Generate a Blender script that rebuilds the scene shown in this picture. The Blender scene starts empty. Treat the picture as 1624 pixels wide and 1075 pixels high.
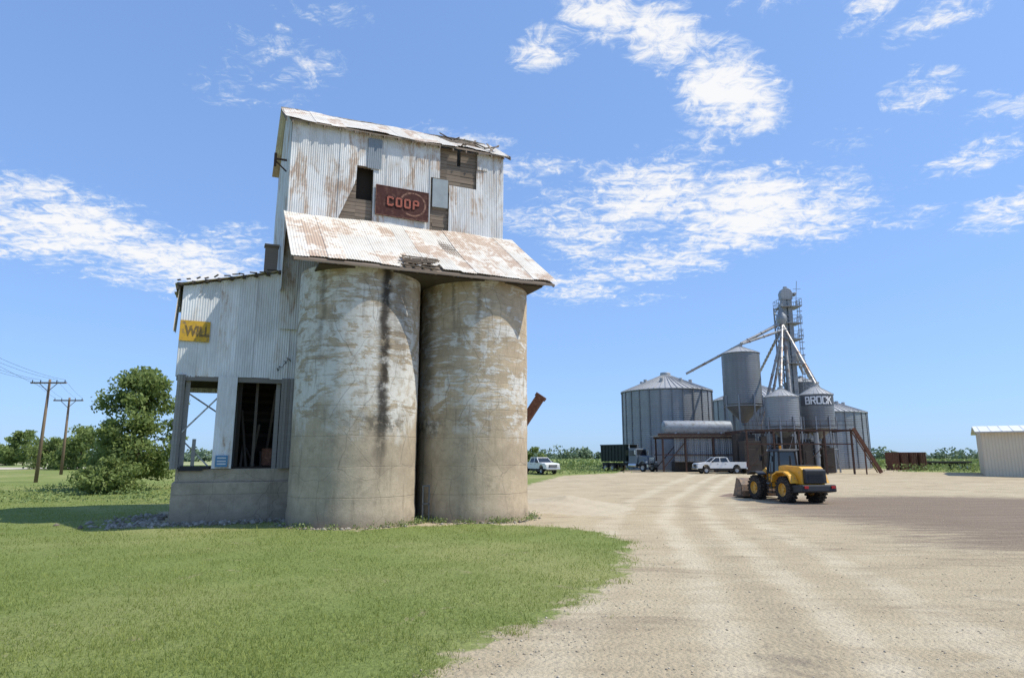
import bpy, math, random
import numpy as np
from mathutils import Vector, Matrix
R=math.radians
random.seed(7); rng=np.random.default_rng(7)
scene=bpy.context.scene
COL=scene.collection
scene.view_settings.view_transform='Standard'
scene.view_settings.look='None'
scene.view_settings.exposure=0
# ------------------------------------------------------------ node helpers
class NT:
    def __init__(s,nt): s.nt=nt
    def n(s,t,**k):
        x=s.nt.nodes.new(t)
        for a,b in k.items(): setattr(x,a,b)
        return x
    def put(s,sock,v):
        if hasattr(v,'is_output'): s.nt.links.new(v,sock)
        elif v is not None:
            if isinstance(v,(tuple,list)) and len(v)==3 and sock.type=='RGBA': v=(*v,1)
            sock.default_value=v
    def m(s,op,a,b=None,c=None,clamp=False):
        x=s.n('ShaderNodeMath',operation=op,use_clamp=clamp)
        s.put(x.inputs[0],a)
        if b is not None: s.put(x.inputs[1],b)
        if c is not None: s.put(x.inputs[2],c)
        return x.outputs[0]
    def vm(s,op,a,b):
        x=s.n('ShaderNodeVectorMath',operation=op); s.put(x.inputs[0],a); s.put(x.inputs[1],b)
        return x.outputs['Value'] if op=='DOT_PRODUCT' else x.outputs[0]
    def noise(s,vec,scale,detail=4,rough=.55,dist=0):
        x=s.n('ShaderNodeTexNoise'); s.put(x.inputs['Vector'],vec)
        x.inputs['Scale'].default_value=scale; x.inputs['Detail'].default_value=detail
        x.inputs['Roughness'].default_value=rough; x.inputs['Distortion'].default_value=dist
        return x.outputs['Fac']
    def vor(s,vec,scale,out='Distance',feat='F1'):
        x=s.n('ShaderNodeTexVoronoi',feature=feat); s.put(x.inputs['Vector'],vec); x.inputs['Scale'].default_value=scale
        return x.outputs[out]
    def ss(s,v,a,b,lo=0,hi=1):
        x=s.n('ShaderNodeMapRange',interpolation_type='SMOOTHSTEP'); s.put(x.inputs[0],v)
        for i,q in zip((1,2,3,4),(a,b,lo,hi)): s.put(x.inputs[i],q)
        return x.outputs[0]
    def mix(s,f,a,b,mode='MIX'):
        x=s.n('ShaderNodeMix',data_type='RGBA',blend_type=mode); x.clamp_factor=True
        s.put(x.inputs[0],f); s.put(x.inputs[6],a); s.put(x.inputs[7],b); return x.outputs[2]
    def obj(s): return s.n('ShaderNodeTexCoord').outputs['Object']
    def attr(s,name): return s.n('ShaderNodeAttribute',attribute_name=name).outputs['Fac']
    def xyz(s,v):
        x=s.n('ShaderNodeSeparateXYZ'); s.put(x.inputs[0],v); return x.outputs
    def bump(s,h,st=.3,d=.05):
        x=s.n('ShaderNodeBump'); x.inputs['Strength'].default_value=st; x.inputs['Distance'].default_value=d
        s.put(x.inputs['Height'],h); return x.outputs[0]
def mat(name,rough=.9,metal=0,spec=.3):
    m=bpy.data.materials.new(name); m.use_nodes=True
    b=m.node_tree.nodes['Principled BSDF']
    b.inputs['Roughness'].default_value=rough; b.inputs['Metallic'].default_value=metal
    b.inputs['Specular IOR Level'].default_value=spec
    return m,NT(m.node_tree),b
def simple(name,col,rough=.7,metal=0,spec=.4,var=.25,scale=3,dirt=None,dirtamt=.5):
    m,N,b=mat(name,rough,metal,spec)
    o=N.obj(); f=N.noise(o,scale,5,.6)
    c=N.mix(f,tuple(x*(1-var) for x in col),tuple(min(1,x*(1+var)) for x in col))
    if dirt:
        g=N.ss(N.noise(o,scale*1.7,6,.7),.62-dirtamt*.35,.75-dirtamt*.2)
        c=N.mix(g,c,dirt)
    N.put(b.inputs['Base Color'],c)
    return m
def tin(name,base,rust=.3,rough=.6,metal=.05,grime=.4,ra=(.22,.11,.065),rb=(.42,.27,.18),washc=(.54,.42,.30)):
    m,N,b=mat(name,rough,metal,.35)
    o=N.obj()
    st=N.vm('MULTIPLY',o,(1.5,1.5,.45))
    n1=N.noise(st,1.0,8,.7,.9); n2=N.noise(N.vm('MULTIPLY',o,(6,6,.45)),1.0,5,.65)
    n3=N.noise(o,.45,4,.6); n4=N.noise(o,5,7,.75); t=N.attr('tint')
    lum=N.ss(t,0,1,.86,1.06)
    c=N.mix(n4,tuple(x*.84 for x in base),tuple(min(1,x*1.05) for x in base))
    c=N.mix(N.m('MULTIPLY',N.ss(n1,.38,.70),grime),c,(.31,.29,.26))
    c=N.mix(N.m('MULTIPLY',N.ss(n2,.54,.74),grime*.7),c,(.36,.33,.29))
    x=N.n('ShaderNodeMix',data_type='RGBA',blend_type='MULTIPLY'); x.inputs[0].default_value=1
    N.put(x.inputs[6],c); cc=N.n('ShaderNodeCombineColor'); 
    for i in range(3): N.put(cc.inputs[i],lum)
    N.put(x.inputs[7],cc.outputs[0]); c=x.outputs[2]
    r=N.m('ADD',N.m('MULTIPLY',n1,.45),N.m('ADD',N.m('MULTIPLY',n2,.2),N.m('ADD',N.m('MULTIPLY',n3,.25),N.m('MULTIPLY',N.m('SUBTRACT',t,.5),.14))))
    r=N.m('ADD',r,N.m('MULTIPLY',N.m('SUBTRACT',n4,.2),.15))
    wash=N.ss(r,.53-rust*.14,.70-rust*.12,0,.55)
    c=N.mix(wash,c,washc)
    f=N.ss(r,.61-rust*.15,.69-rust*.14)
    rc=N.mix(N.noise(o,9,5,.7),ra,rb)
    c=N.mix(N.m('MULTIPLY',f,.75),c,rc)
    N.put(b.inputs['Base Color'],c)
    return m
def concrete(name,paint=.5,bare=(.36,.305,.24),pc=(.70,.685,.64),stain=None,zlo=4.0):
    m,N,b=mat(name,.95,0,.15)
    o=N.obj(); X=N.xyz(o)
    n0=N.noise(N.vm('MULTIPLY',o,(.5,.5,.6)),1,5,.65)
    n1=N.noise(N.vm('MULTIPLY',o,(.55,.55,.95)),1,9,.68,1.2)
    n2=N.noise(N.vm('MULTIPLY',o,(1.0,1.0,9)),1,7,.68,.6)
    nz=N.noise(N.vm('MULTIPLY',o,(.8,.8,.4)),1,6,.7,.5)
    nm=N.noise(o,2.6,7,.72); nf=N.noise(o,14,5,.7); ns=N.noise(N.vm('MULTIPLY',o,(4,4,.28)),1,6,.7)
    c=N.mix(N.ss(n0,.3,.7),tuple(x*.80 for x in bare),tuple(x*1.18 for x in bare))
    c=N.mix(N.ss(nm,.45,.70,0,.36),c,tuple(x*.60 for x in bare)); c=N.mix(N.ss(nm,.48,.3,0,.35),c,(.58,.51,.39))
    c=N.mix(N.m('MULTIPLY',N.ss(nf,.4,.75),.25),c,(.22,.18,.13))
    ph=N.m('FRACT',N.m('DIVIDE',N.m('ADD',X[2],N.m('MULTIPLY',n0,.12)),1.22))
    line=N.m('ADD',N.ss(ph,.0,.015,1,0),N.ss(ph,.985,1,0,1))
    lv=N.n('ShaderNodeTexWhiteNoise',noise_dimensions='1D'); N.put(lv.inputs['W'],N.m('FLOOR',N.m('DIVIDE',X[2],1.22)))
    c=N.mix(N.m('MULTIPLY',lv.outputs[0],.2),c,(.25,.20,.145))
    zc=N.m('ADD',X[2],N.m('ADD',N.m('MULTIPLY',N.m('SUBTRACT',nz,.5),5.5),N.m('MULTIPLY',N.m('SUBTRACT',nm,.5),2.0)))
    pz=N.ss(zc,zlo+.2,zlo+1.6,0,1)
    low=N.ss(X[2],zlo+.3,zlo+4.5,.035,0)
    pm=N.m('ADD',N.m('ADD',N.m('MULTIPLY',n1,.62),N.m('MULTIPLY',n2,.38)),low)
    f=N.m('MULTIPLY',N.ss(pm,.600-paint*.2,.640-paint*.2),pz)
    f2=N.m('MULTIPLY',N.ss(nm,.46,.64,1,.35),f)
    c=N.mix(N.m('MULTIPLY',f2,.9),c,N.mix(nf,tuple(x*.82 for x in pc),tuple(x*1.02 for x in pc)))
    c=N.mix(N.m('MULTIPLY',N.ss(ns,.52,.76),.5),c,(.14,.115,.085))
    c=N.mix(N.m('MULTIPLY',N.ss(n0,.55,.70),N.ss(nm,.38,.6,0,.3)),c,(.13,.11,.085))
    c=N.mix(N.m('MULTIPLY',line,.22),c,(.12,.10,.08))
    cr=N.n('ShaderNodeTexVoronoi',feature='DISTANCE_TO_EDGE'); N.put(cr.inputs['Vector'],N.vm('ADD',o,N.vm('MULTIPLY',N.n('ShaderNodeTexNoise').outputs['Color'],(.6,.6,.6)))); cr.inputs['Scale'].default_value=.45
    c=N.mix(N.ss(cr.outputs[0],0,.008,.4,0),c,(.08,.07,.06))
    c=N.mix(N.ss(N.m('ADD',X[2],N.m('MULTIPLY',n1,1.4)),1.7,.5,0,.42),c,(.19,.155,.115))
    if stain:
        a=N.m('ARCTAN2',X[0],N.m('MULTIPLY',X[1],-1))
        for st_,wd_,zl,am in stain:
            d=N.m('ABSOLUTE',N.m('SUBTRACT',N.m('ADD',a,N.m('MULTIPLY',N.m('SUBTRACT',n1,.5),.28)),R(st_)))
            s=N.m('MULTIPLY',N.ss(d,wd_*.15,wd_,1,0),N.ss(N.m('ADD',X[2],N.m('MULTIPLY',ns,3)),zl,zl+4.5))
            s=N.m('MULTIPLY',s,N.ss(nm,.32,.50,.45,1))
            c=N.mix(N.m('MULTIPLY',s,am),c,(.04,.034,.03))
        d=N.m('ABSOLUTE',N.m('SUBTRACT',a,R(stain[0][0])))
        s2=N.m('MULTIPLY',N.ss(d,.1,.75,1,0),N.m('MULTIPLY',N.ss(N.m('ABSOLUTE',N.m('SUBTRACT',X[2],4.1)),0,.7,1,0),N.ss(nm,.42,.58)))
        c=N.mix(N.m('MULTIPLY',s2,.65),c,(.05,.05,.045))
    N.put(b.inputs['Base Color'],c)
    h=N.m('ADD',N.m('ADD',N.m('MULTIPLY',nf,.5),N.m('MULTIPLY',nm,.7)),N.m('SUBTRACT',N.m('MULTIPLY',f,.5),N.m('MULTIPLY',line,.8)))
    N.put(b.inputs['Normal'],N.bump(h,.5,.04))
    return m
def wood(name,a=(.17,.13,.10),c2=(.33,.27,.21)):
    m,N,b=mat(name,.95,0,.1); o=N.obj()
    n=N.noise(N.vm('MULTIPLY',o,(.8,.8,14)),1,5,.7); 
    c=N.mix(n,a,c2); c=N.mix(N.m('MULTIPLY',N.ss(N.attr('tint'),0,1),.5),c,(.10,.08,.065))
    N.put(b.inputs['Base Color'],c); return m
def galv(name,base=(.42,.44,.46),ring=.28,streak=.5,metal=.4,rough=.45):
    m,N,b=mat(name,rough,metal,.4); o=N.obj(); X=N.xyz(o)
    n=N.noise(N.vm('MULTIPLY',o,(2.2,2.2,.12)),1,5,.6); n2=N.noise(o,.6,3,.5)
    w=N.m('SINE',N.m('MULTIPLY',X[2],2*math.pi/ring))
    sheet=N.n('ShaderNodeTexWhiteNoise',noise_dimensions='1D'); N.put(sheet.inputs['W'],N.m('FLOOR',N.m('DIVIDE',X[2],1.12)))
    c=N.mix(n,tuple(x*.55 for x in base),tuple(x*1.15 for x in base))
    c=N.mix(N.m('MULTIPLY',sheet.outputs[0],.3),c,tuple(x*.6 for x in base))
    c=N.mix(N.m('MULTIPLY',N.ss(n2,.5,.75),streak*.5),c,(.2,.19,.18))
    c=N.mix(N.ss(w,-.2,.9,0,.22),c,(.12,.12,.13))
    N.put(b.inputs['Base Color'],c); N.put(b.inputs['Normal'],N.bump(w,.35,.03)); return m
def leafmat(name,a,b2,trans=.25):
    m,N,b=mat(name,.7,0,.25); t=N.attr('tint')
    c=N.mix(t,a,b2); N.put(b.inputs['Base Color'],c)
    tr=N.n('ShaderNodeBsdfTranslucent'); N.put(tr.inputs[0],N.mix(.4,c,(b2[0]*1.5,b2[1]*1.5,b2[2])))
    mx=N.n('ShaderNodeMixShader'); mx.inputs[0].default_value=trans
    out=[x for x in m.node_tree.nodes if x.type=='OUTPUT_MATERIAL'][0]
    N.nt.links.new(b.outputs[0],mx.inputs[1]); N.nt.links.new(tr.outputs[0],mx.inputs[2]); N.nt.links.new(mx.outputs[0],out.inputs[0])
    return m
# ------------------------------------------------------------ mesh builder
class MB:
    def __init__(s): s.v=[];s.f=[];s.mi=[];s.t=[];s.tr=None
    def add(s,vs,fs,mi=0,tint=.5):
        o=len(s.v)
        if s.tr is not None: vs=[tuple(s.tr@Vector(p)) for p in vs]
        s.v+= [tuple(p) for p in vs]; s.t+= ([tint]*len(vs) if not isinstance(tint,list) else tint)
        s.f+= [tuple(i+o for i in f) for f in fs]; s.mi+=[mi]*len(fs)
    def box(s,c,d,mi=0,rot=None,tint=.5,top=1.0):
        x,y,z=[q/2 for q in d]; vs=[]
        for dz in (-z,z):
            k=top if dz>0 else 1
            vs+=[(-x*k,-y*k,dz),(x*k,-y*k,dz),(x*k,y*k,dz),(-x*k,y*k,dz)]
        M=rot if rot is not None else Matrix.Identity(3)
        vs=[tuple(M@Vector(p)+Vector(c)) for p in vs]
        s.add(vs,[(0,3,2,1),(4,5,6,7),(0,1,5,4),(1,2,6,5),(2,3,7,6),(3,0,4,7)],mi,tint)
    def box2(s,a,b,mi=0,tint=.5): s.box([(a[i]+b[i])/2 for i in range(3)],[abs(b[i]-a[i]) for i in range(3)],mi,None,tint)
    def beam(s,p,q,w,h=None,mi=0,tint=.5):
        p=Vector(p);q=Vector(q);d=q-p;L=d.length
        if L<1e-6:return
        s.box((p+q)/2,(w,h or w,L),mi,d.to_track_quat('Z','Y').to_matrix(),tint)
    def cyl(s,p,q,r0,r1=None,n=12,mi=0,caps=True,tint=.5):
        r1=r0 if r1 is None else r1
        p=Vector(p);q=Vector(q);d=q-p;M=d.to_track_quat('Z','Y').to_matrix()
        vs=[]
        for k,(c,r) in enumerate(((p,r0),(q,r1))):
            for i in range(n):
                a=2*math.pi*i/n; vs.append(tuple(M@Vector((r*math.cos(a),r*math.sin(a),0))+c))
        fs=[(i,(i+1)%n,n+(i+1)%n,n+i) for i in range(n)]
        if caps: fs+=[tuple(range(n-1,-1,-1)),tuple(range(n,2*n))]
        s.add(vs,fs,mi,tint)
    def lathe(s,prof,n=48,c=(0,0,0),mi=0,tint=.5,jit=0):
        vs=[];fs=[]
        for j,(r,z) in enumerate(prof):
            for i in range(n):
                a=2*math.pi*i/n; rr=r+(random.uniform(-jit,jit) if jit else 0)
                vs.append((c[0]+rr*math.cos(a),c[1]+rr*math.sin(a),c[2]+z))
        for j in range(len(prof)-1):
            for i in range(n):
                fs.append((j*n+i,j*n+(i+1)%n,(j+1)*n+(i+1)%n,(j+1)*n+i))
        s.add(vs,fs,mi,tint)
    def prism(s,prof,y0,y1,mi=0,k=1.0,tint=.5):
        n=len(prof); vs=[(x,y0,z) for x,z in prof]+[(x,y1,z) for x,z in prof]
        fs=[tuple(range(n)),tuple(range(2*n-1,n-1,-1))]+[(i,i+n,(i+1)%n+n,(i+1)%n) for i in range(n)]
        s.add(vs,fs,mi,tint)
    def obj(s,name,mats,parent=None,loc=(0,0,0),rot=0,smooth=False,bevel=0,**kw):
        me=bpy.data.meshes.new(name); me.from_pydata(s.v,[],s.f)
        for m in (mats if isinstance(mats,list) else [mats]): me.materials.append(m)
        me.polygons.foreach_set('material_index',s.mi)
        a=me.attributes.new('tint','FLOAT','POINT'); a.data.foreach_set('value',s.t)
        if smooth: me.polygons.foreach_set('use_smooth',[True]*len(s.f))
        me.update()
        o=bpy.data.objects.new(name,me); COL.objects.link(o); o.location=loc; o.rotation_euler=(0,0,rot)
        if parent: o.parent=parent
        if bevel:
            b=o.modifiers.new('bevel','BEVEL'); b.width=bevel; b.segments=2; b.limit_method='ANGLE'
        for k2,v2 in kw.items(): o[k2]=v2
        return o
def sharp(o,ang=35):
    me=o.data; me.set_sharp_from_angle(angle=R(ang)); return o
def empty(name,loc,rot=0,**kw):
    o=bpy.data.objects.new(name,None); COL.objects.link(o); o.location=loc; o.rotation_euler=(0,0,rot); o.empty_display_size=.5
    for k,v in kw.items(): o[k]=v
    return o
def npmesh(name,V,F,mats,tint=None,parent=None,loc=(0,0,0),**kw):
    me=bpy.data.meshes.new(name); V=np.asarray(V,np.float32); F=np.asarray(F,np.int32); k=F.shape[1]
    me.vertices.add(len(V)); me.vertices.foreach_set('co',V.ravel())
    me.loops.add(F.size); me.loops.foreach_set('vertex_index',F.ravel())
    me.polygons.add(len(F)); me.polygons.foreach_set('loop_start',np.arange(0,F.size,k,dtype=np.int32))
    me.update(calc_edges=True)
    for m in (mats if isinstance(mats,list) else [mats]): me.materials.append(m)
    if tint is not None:
        a=me.attributes.new('tint','FLOAT','POINT'); a.data.foreach_set('value',np.asarray(tint,np.float32))
    o=bpy.data.objects.new(name,me); COL.objects.link(o); o.location=loc
    if parent: o.parent=parent
    for k2,v2 in kw.items(): o[k2]=v2
    return o
def text_obj(s,size,mt,name,parent,M,extr=.01,offset=0.0,sx=1.0):
    cu=bpy.data.curves.new('txt','FONT'); cu.body=s; cu.size=size; cu.extrude=extr; cu.offset=offset
    cu.align_x='CENTER'; cu.align_y='CENTER'
    t=bpy.data.objects.new('txt',cu); COL.objects.link(t); bpy.context.view_layer.update()
    me=bpy.data.meshes.new_from_object(t.evaluated_get(bpy.context.evaluated_depsgraph_get()))
    bpy.data.objects.remove(t)
    me.materials.clear(); me.materials.append(mt); me.transform(Matrix.Diagonal((sx,1,1,1))); 
    o=bpy.data.objects.new(name,me); COL.objects.link(o); o.parent=parent; o.matrix_local=M
    return o
# ------------------------------------------------------------ camera, sun, sky
cam=bpy.data.cameras.new('camera'); co=bpy.data.objects.new('camera',cam); COL.objects.link(co)
co.location=(0,0,2.75); co.rotation_euler=(R(90+10.42),0,0); cam.sensor_width=36; cam.lens=22.6; cam.clip_end=6000; cam.clip_start=.1
scene.camera=co
SUN_EL=55; sdir=Vector((.995,-.09,0)).normalized()
sv=Vector((sdir.x*math.cos(R(SUN_EL)),sdir.y*math.cos(R(SUN_EL)),math.sin(R(SUN_EL))))
sl=bpy.data.lights.new('sun','SUN'); sl.energy=4.8; sl.angle=R(.5); sl.color=(1,.95,.84)
so=bpy.data.objects.new('sun',sl); COL.objects.link(so); so.location=(60,-20,80); so.rotation_euler=sv.to_track_quat('Z','Y').to_euler()
w=bpy.data.worlds.new('World'); scene.world=w; w.use_nodes=True; w.node_tree.nodes.clear(); W=NT(w.node_tree)
sky=W.n('ShaderNodeTexSky',sky_type='NISHITA'); sky.sun_disc=False; sky.sun_elevation=R(SUN_EL)
sky.sun_rotation=math.atan2(sv.x,sv.y); sky.altitude=300; sky.air_density=1.0; sky.dust_density=.6; sky.ozone_density=2.0
bg=W.n('ShaderNodeBackground'); bg.inputs[1].default_value=.10
gm=W.n('ShaderNodeGamma'); W.put(gm.inputs[0],sky.outputs[0]); gm.inputs[1].default_value=.45
sc_=W.vm('MULTIPLY',gm.outputs[0],(2.15,3.08,4.7))
W.put(bg.inputs[0],sc_)
g=W.n('ShaderNodeTexCoord').outputs['Generated']; G=W.xyz(g)
az=W.m('ARCTAN2',G[0],G[1]); el=W.m('ARCSINE',G[2])
AE=W.n('ShaderNodeCombineXYZ'); W.put(AE.inputs[0],az); W.put(AE.inputs[1],el)
zz=W.m('ADD',W.m('MAXIMUM',G[2],.0),.12)
cb=W.n('ShaderNodeCombineXYZ'); W.put(cb.inputs[0],W.m('DIVIDE',G[0],zz)); W.put(cb.inputs[1],W.m('DIVIDE',G[1],zz))
P=cb.outputs[0]
big=W.noise(P,2.4,4,.6,.6); fine=W.noise(P,19,6,.70,.9)
rotm=W.n('ShaderNodeMapping'); W.put(rotm.inputs[0],P); rotm.inputs['Rotation'].default_value=(0,0,R(35)); rotm.inputs['Scale'].default_value=(1,3.4,1)
strk=W.noise(rotm.outputs[0],4.5,6,.68,.5)
bl=[(3.5,34.8,4.5,2.2,.25,1.1),(9,37,6,3.0,-.1,1.25),(15.0,34.5,5.5,3.6,-.5,1.35),(19.5,30.5,5.5,4.0,-.5,1.4),(22.5,28.3,3.5,2.8,0,1.1),(17,26,6,2.0,.2,1.0),
    (12.5,22.5,9.5,4.4,-.05,1.3),(21,20.5,9.5,4.2,.1,1.45),(7,20,6.5,4.5,-.3,1.15),(27,19.7,5.5,3.6,.1,1.2),(6.0,14.8,6.5,1.8,-.1,1.05),(2,25,7,1.8,.05,1.0),(12,13.6,4.5,.9,0,.9),(14,17,9,2.6,.1,1.15),
    (-37,16.7,10,3.8,-.1,1.4),(-28,15.3,9,3.2,-.08,1.3),(-24.5,17.8,5,1.8,.1,.85),(-32,13.6,7,1.2,-.05,1.0),
    (-21.4,31.5,7,4.0,.1,.74),(-6,27.6,8,1.6,-.05,.95),(-18,36,6,2.2,0,.62),(-25,29,5,2,0,.6),
    (34.8,26.5,3.4,2.4,.1,1.0),(37.3,31.4,5.4,1.7,.1,1.0),(32.0,33,3.8,1.8,0,.95),(39.6,24.2,3.8,1.6,0,.95),(37.8,21.4,5,1.8,.1,1.05),(39.2,17.2,4,1.9,.1,1.0),(29.6,24.0,4,2.4,0,.85),(39,35,7,2.4,0,.85),(24,36,5,1.8,0,.8),(30,20,4,1.8,0,.75),(1.5,21,5,1.5,0,.85),(33,18,4,1.2,0,.7)]
tot=None
for a0,e0,hw,hh,tl,st in bl:
    mp=W.n('ShaderNodeMapping',vector_type='TEXTURE'); W.put(mp.inputs[0],AE.outputs[0])
    mp.inputs['Location'].default_value=(R(a0),R(e0),0); mp.inputs['Rotation'].default_value=(0,0,math.atan(tl)); mp.inputs['Scale'].default_value=(R(hw),R(hh),1)
    q=W.vm('DOT_PRODUCT',mp.outputs[0],mp.outputs[0])
    e=W.m('MULTIPLY_ADD',q,-st*.75,st)
    tot=W.m('MAXIMUM',e,0.0 if tot is None else tot)
nn=W.m('ADD',W.m('MULTIPLY',W.m('SUBTRACT',big,.5),1.4),W.m('ADD',W.m('MULTIPLY',W.m('SUBTRACT',fine,.5),2.5),W.m('MULTIPLY',W.m('SUBTRACT',strk,.5),1.9)))
dens=W.m('ADD',tot,W.m('MULTIPLY',nn,W.ss(tot,0,.5,.1,1.0)))
alpha=W.ss(dens,.5,1.6,0,.95)
cbg=W.n('ShaderNodeBackground'); W.put(cbg.inputs[0],W.mix(W.ss(dens,.6,1.3),(.80,.89,1.0),(1,1,1))); cbg.inputs[1].default_value=.98
ms=W.n('ShaderNodeMixShader'); W.put(ms.inputs[0],alpha); W.nt.links.new(bg.outputs[0],ms.inputs[1]); W.nt.links.new(cbg.outputs[0],ms.inputs[2])
wo=W.n('ShaderNodeOutputWorld'); W.nt.links.new(ms.outputs[0],wo.inputs[0])
# ------------------------------------------------------------ ground
def hgt(x,y):
    t=np.clip((np.asarray(y,float)-45)/40,0,1); return .9*t*t*(3-2*t)
C=np.array([-6.92,28.68]); A0=R(25); e1=np.array([math.cos(A0),math.sin(A0)]); e2=np.array([-e1[1],e1[0]])
lot=np.array([(-1.3,8.6),(-.45,10.3),(.4,11.45),(1.47,13.4),(2.6,16),(3.3,18.6),(3.9,22),(3.2,25.3),(1.8,27),(-1,28),(-3,38),(-1,50),(2,62),(6,74),(13,80),(15,92),(22,104),(60,106),(58,95),(50,86),(60,79),(100,77),(140,60),(140,-60),(-60,-60),(-40,-14),(-12,1),(-3.5,6.5)],float)
foot=np.array([C+e1*s+e2*t for s,t in ((-7.2,2.7),(-2.4,2.6),(-2.6,-.5),(-1.3,-2.3),(0,-2.7),(1.5,-2.3),(4,-2.1),(5.6,-2.6),(7.3,-2),(8.2,0),(8.2,9),(-7.2,9))])
def sdf(px,py,poly):
    d=np.full(px.shape,1e9); ins=np.zeros(px.shape,bool); n=len(poly)
    for i in range(n):
        a=poly[i];b=poly[(i+1)%n]; e=b-a; wx=px-a[0]; wy=py-a[1]
        t=np.clip((wx*e[0]+wy*e[1])/(e@e),0,1)
        d=np.minimum(d,np.hypot(wx-e[0]*t,wy-e[1]*t))
        c=((a[1]>py)!=(b[1]>py))&(px<(b[0]-a[0])*(py-a[1])/(b[1]-a[1]+1e-12)+a[0]); ins^=c
    return np.where(ins,-d,d)
def grassd(x,y): return np.minimum(sdf(x,y,lot),sdf(x,y,foot)-.45)
trk=np.array([(2.0,2),(4.2,10),(5.8,18),(7.5,28),(11,42),(17,58),(24,74)],float)
def pathd(px,py):
    best=np.full(px.shape,1e9); sg=np.zeros(px.shape)
    for i in range(len(trk)-1):
        a=trk[i];e=trk[i+1]-a;wx=px-a[0];wy=py-a[1];t=np.clip((wx*e[0]+wy*e[1])/(e@e),0,1)
        d=np.hypot(wx-e[0]*t,wy-e[1]*t); c=(e[0]*wy-e[1]*wx); m=d<best
        best=np.where(m,d,best); sg=np.where(m,np.sign(c)*d,sg)
    return sg
def axis(lo,hi,st,far,gr):
    a=list(np.arange(lo,hi+1e-6,st)); s=st; x=hi
    while x<far: s*=gr; x+=s; a.append(x)
    s=st; x=lo; b=[]
    while x>-far: s*=gr; x-=s; b.append(x)
    return np.array(b[::-1]+a)
xs=axis(-30,40,.45,4000,1.13); ys=axis(3,60,.45,4000,1.13)
GX,GY=np.meshgrid(xs,ys); gz=hgt(GX,GY)
nx,ny=len(xs),len(ys)
def bumpz(x,y): return .03*np.sin(x*.9+np.sin(y*.7)*1.3)*np.sin(y*.8+x*.3)+.02*np.sin(x*2.1+1)*np.sin(y*1.7)
near=np.clip((80-np.hypot(GX,GY))/40,0,1)
gd=grassd(GX.ravel(),GY.ravel()).reshape(GX.shape)
gz=gz+bumpz(GX,GY)*near*np.where(gd>0,.8,.5)
V=np.stack([GX.ravel(),GY.ravel(),gz.ravel()],1)
idx=np.arange(nx*ny).reshape(ny,nx)
F=np.stack([idx[:-1,:-1].ravel(),idx[:-1,1:].ravel(),idx[1:,1:].ravel(),idx[1:,:-1].ravel()],1)
m,N,b=mat('ground',1,0,.1)
o=N.obj(); X=N.xyz(o); gat=N.attr('grassd'); pat=N.attr('pathd'); soil=N.attr('soil')
nE=N.noise(o,1.3,7,.7,.5); nL=N.noise(o,.09,5,.55); nM=N.noise(o,.5,5,.6); nF=N.noise(o,9,6,.7); nG=N.noise(o,40,4,.7)
gf=N.ss(N.m('ADD',gat,N.m('MULTIPLY',N.m('SUBTRACT',nE,.5),3.4)),-.16,.3)
gc=N.mix(nM,(.18,.23,.06),(.27,.31,.10)); gc=N.mix(N.ss(nF,.35,.7,0,.6),gc,(.09,.12,.04)); gc=N.mix(N.ss(nL,.42,.7,0,.6),gc,(.40,.37,.17))
gc=N.mix(N.ss(N.noise(o,.8,6,.75,1),.60,.69,0,.55),gc,(.36,.28,.19))
far=N.ss(X[1],95,170); band=N.noise(N.vm('MULTIPLY',o,(.002,.02,1)),1,3,.5)
gc=N.mix(far,gc,N.mix(N.ss(band,.4,.6),(.20,.26,.10),(.40,.38,.22)))
rc=N.mix(nL,(.47,.385,.25),(.55,.46,.315)); rc=N.mix(N.ss(nM,.35,.7,0,.4),rc,(.38,.30,.195))
n5=N.noise(N.vm('MULTIPLY',o,(.25,.7,1)),1,8,.72,.6); rc=N.mix(N.ss(n5,.50,.68,0,.65),rc,(.28,.215,.15)); rc=N.mix(N.ss(n5,.47,.34,0,.5),rc,(.60,.515,.37))
vd=N.vor(o,13,'Distance'); vc=N.vor(o,13,'Color')
rc=N.mix(N.ss(nG,.42,.7,0,.35),rc,(.28,.225,.16)); rc=N.mix(N.m('MULTIPLY',N.ss(vd,.12,.4,1,0),N.ss(nF,.5,.65,0,.4)),rc,N.mix(vc,(.52,.46,.36),(.36,.29,.215)))
ptw=N.m('ADD',pat,N.m('MULTIPLY',N.m('SUBTRACT',nM,.5),1.3))
wheelm=N.m('ADD',N.ss(N.m('ABSOLUTE',N.m('SUBTRACT',N.m('ABSOLUTE',ptw),.95)),.1,.6,1,0),N.ss(N.m('ABSOLUTE',N.m('ADD',ptw,-3.4)),.15,.7,.8,0))
wheelm=N.m('ADD',wheelm,N.ss(N.m('ABSOLUTE',N.m('ADD',ptw,2.9)),.15,.65,.8,0))
wheelm=N.m('MULTIPLY',wheelm,N.ss(n5,.64,.40,.35,1))
rc=N.mix(N.m('MULTIPLY',wheelm,.55),rc,(.64,.555,.41))
rc=N.mix(N.m('MULTIPLY',N.ss(N.m('ABSOLUTE',ptw),0,.5,.4,0),N.ss(nF,.4,.6)),rc,(.30,.245,.175))
sm=N.noise(N.vm('MULTIPLY',o,(.35,2.4,1)),1,7,.72,.8)
sf=N.ss(N.m('ADD',soil,N.m('MULTIPLY',N.m('SUBTRACT',sm,.5),1.7)),.22,.72,0,.9)
rc=N.mix(sf,rc,N.mix(nF,(.155,.115,.085),(.265,.205,.155)))
rc=N.mix(N.m('MULTIPLY',sf,N.ss(N.noise(N.vm('MULTIPLY',o,(.15,4.5,1)),1,4,.6,.4),.5,.6,0,.45)),rc,(.35,.28,.215))
rc=N.mix(N.ss(N.noise(o,.35,6,.7,.6),.60,.68,0,.5),rc,(.22,.18,.14))
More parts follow.
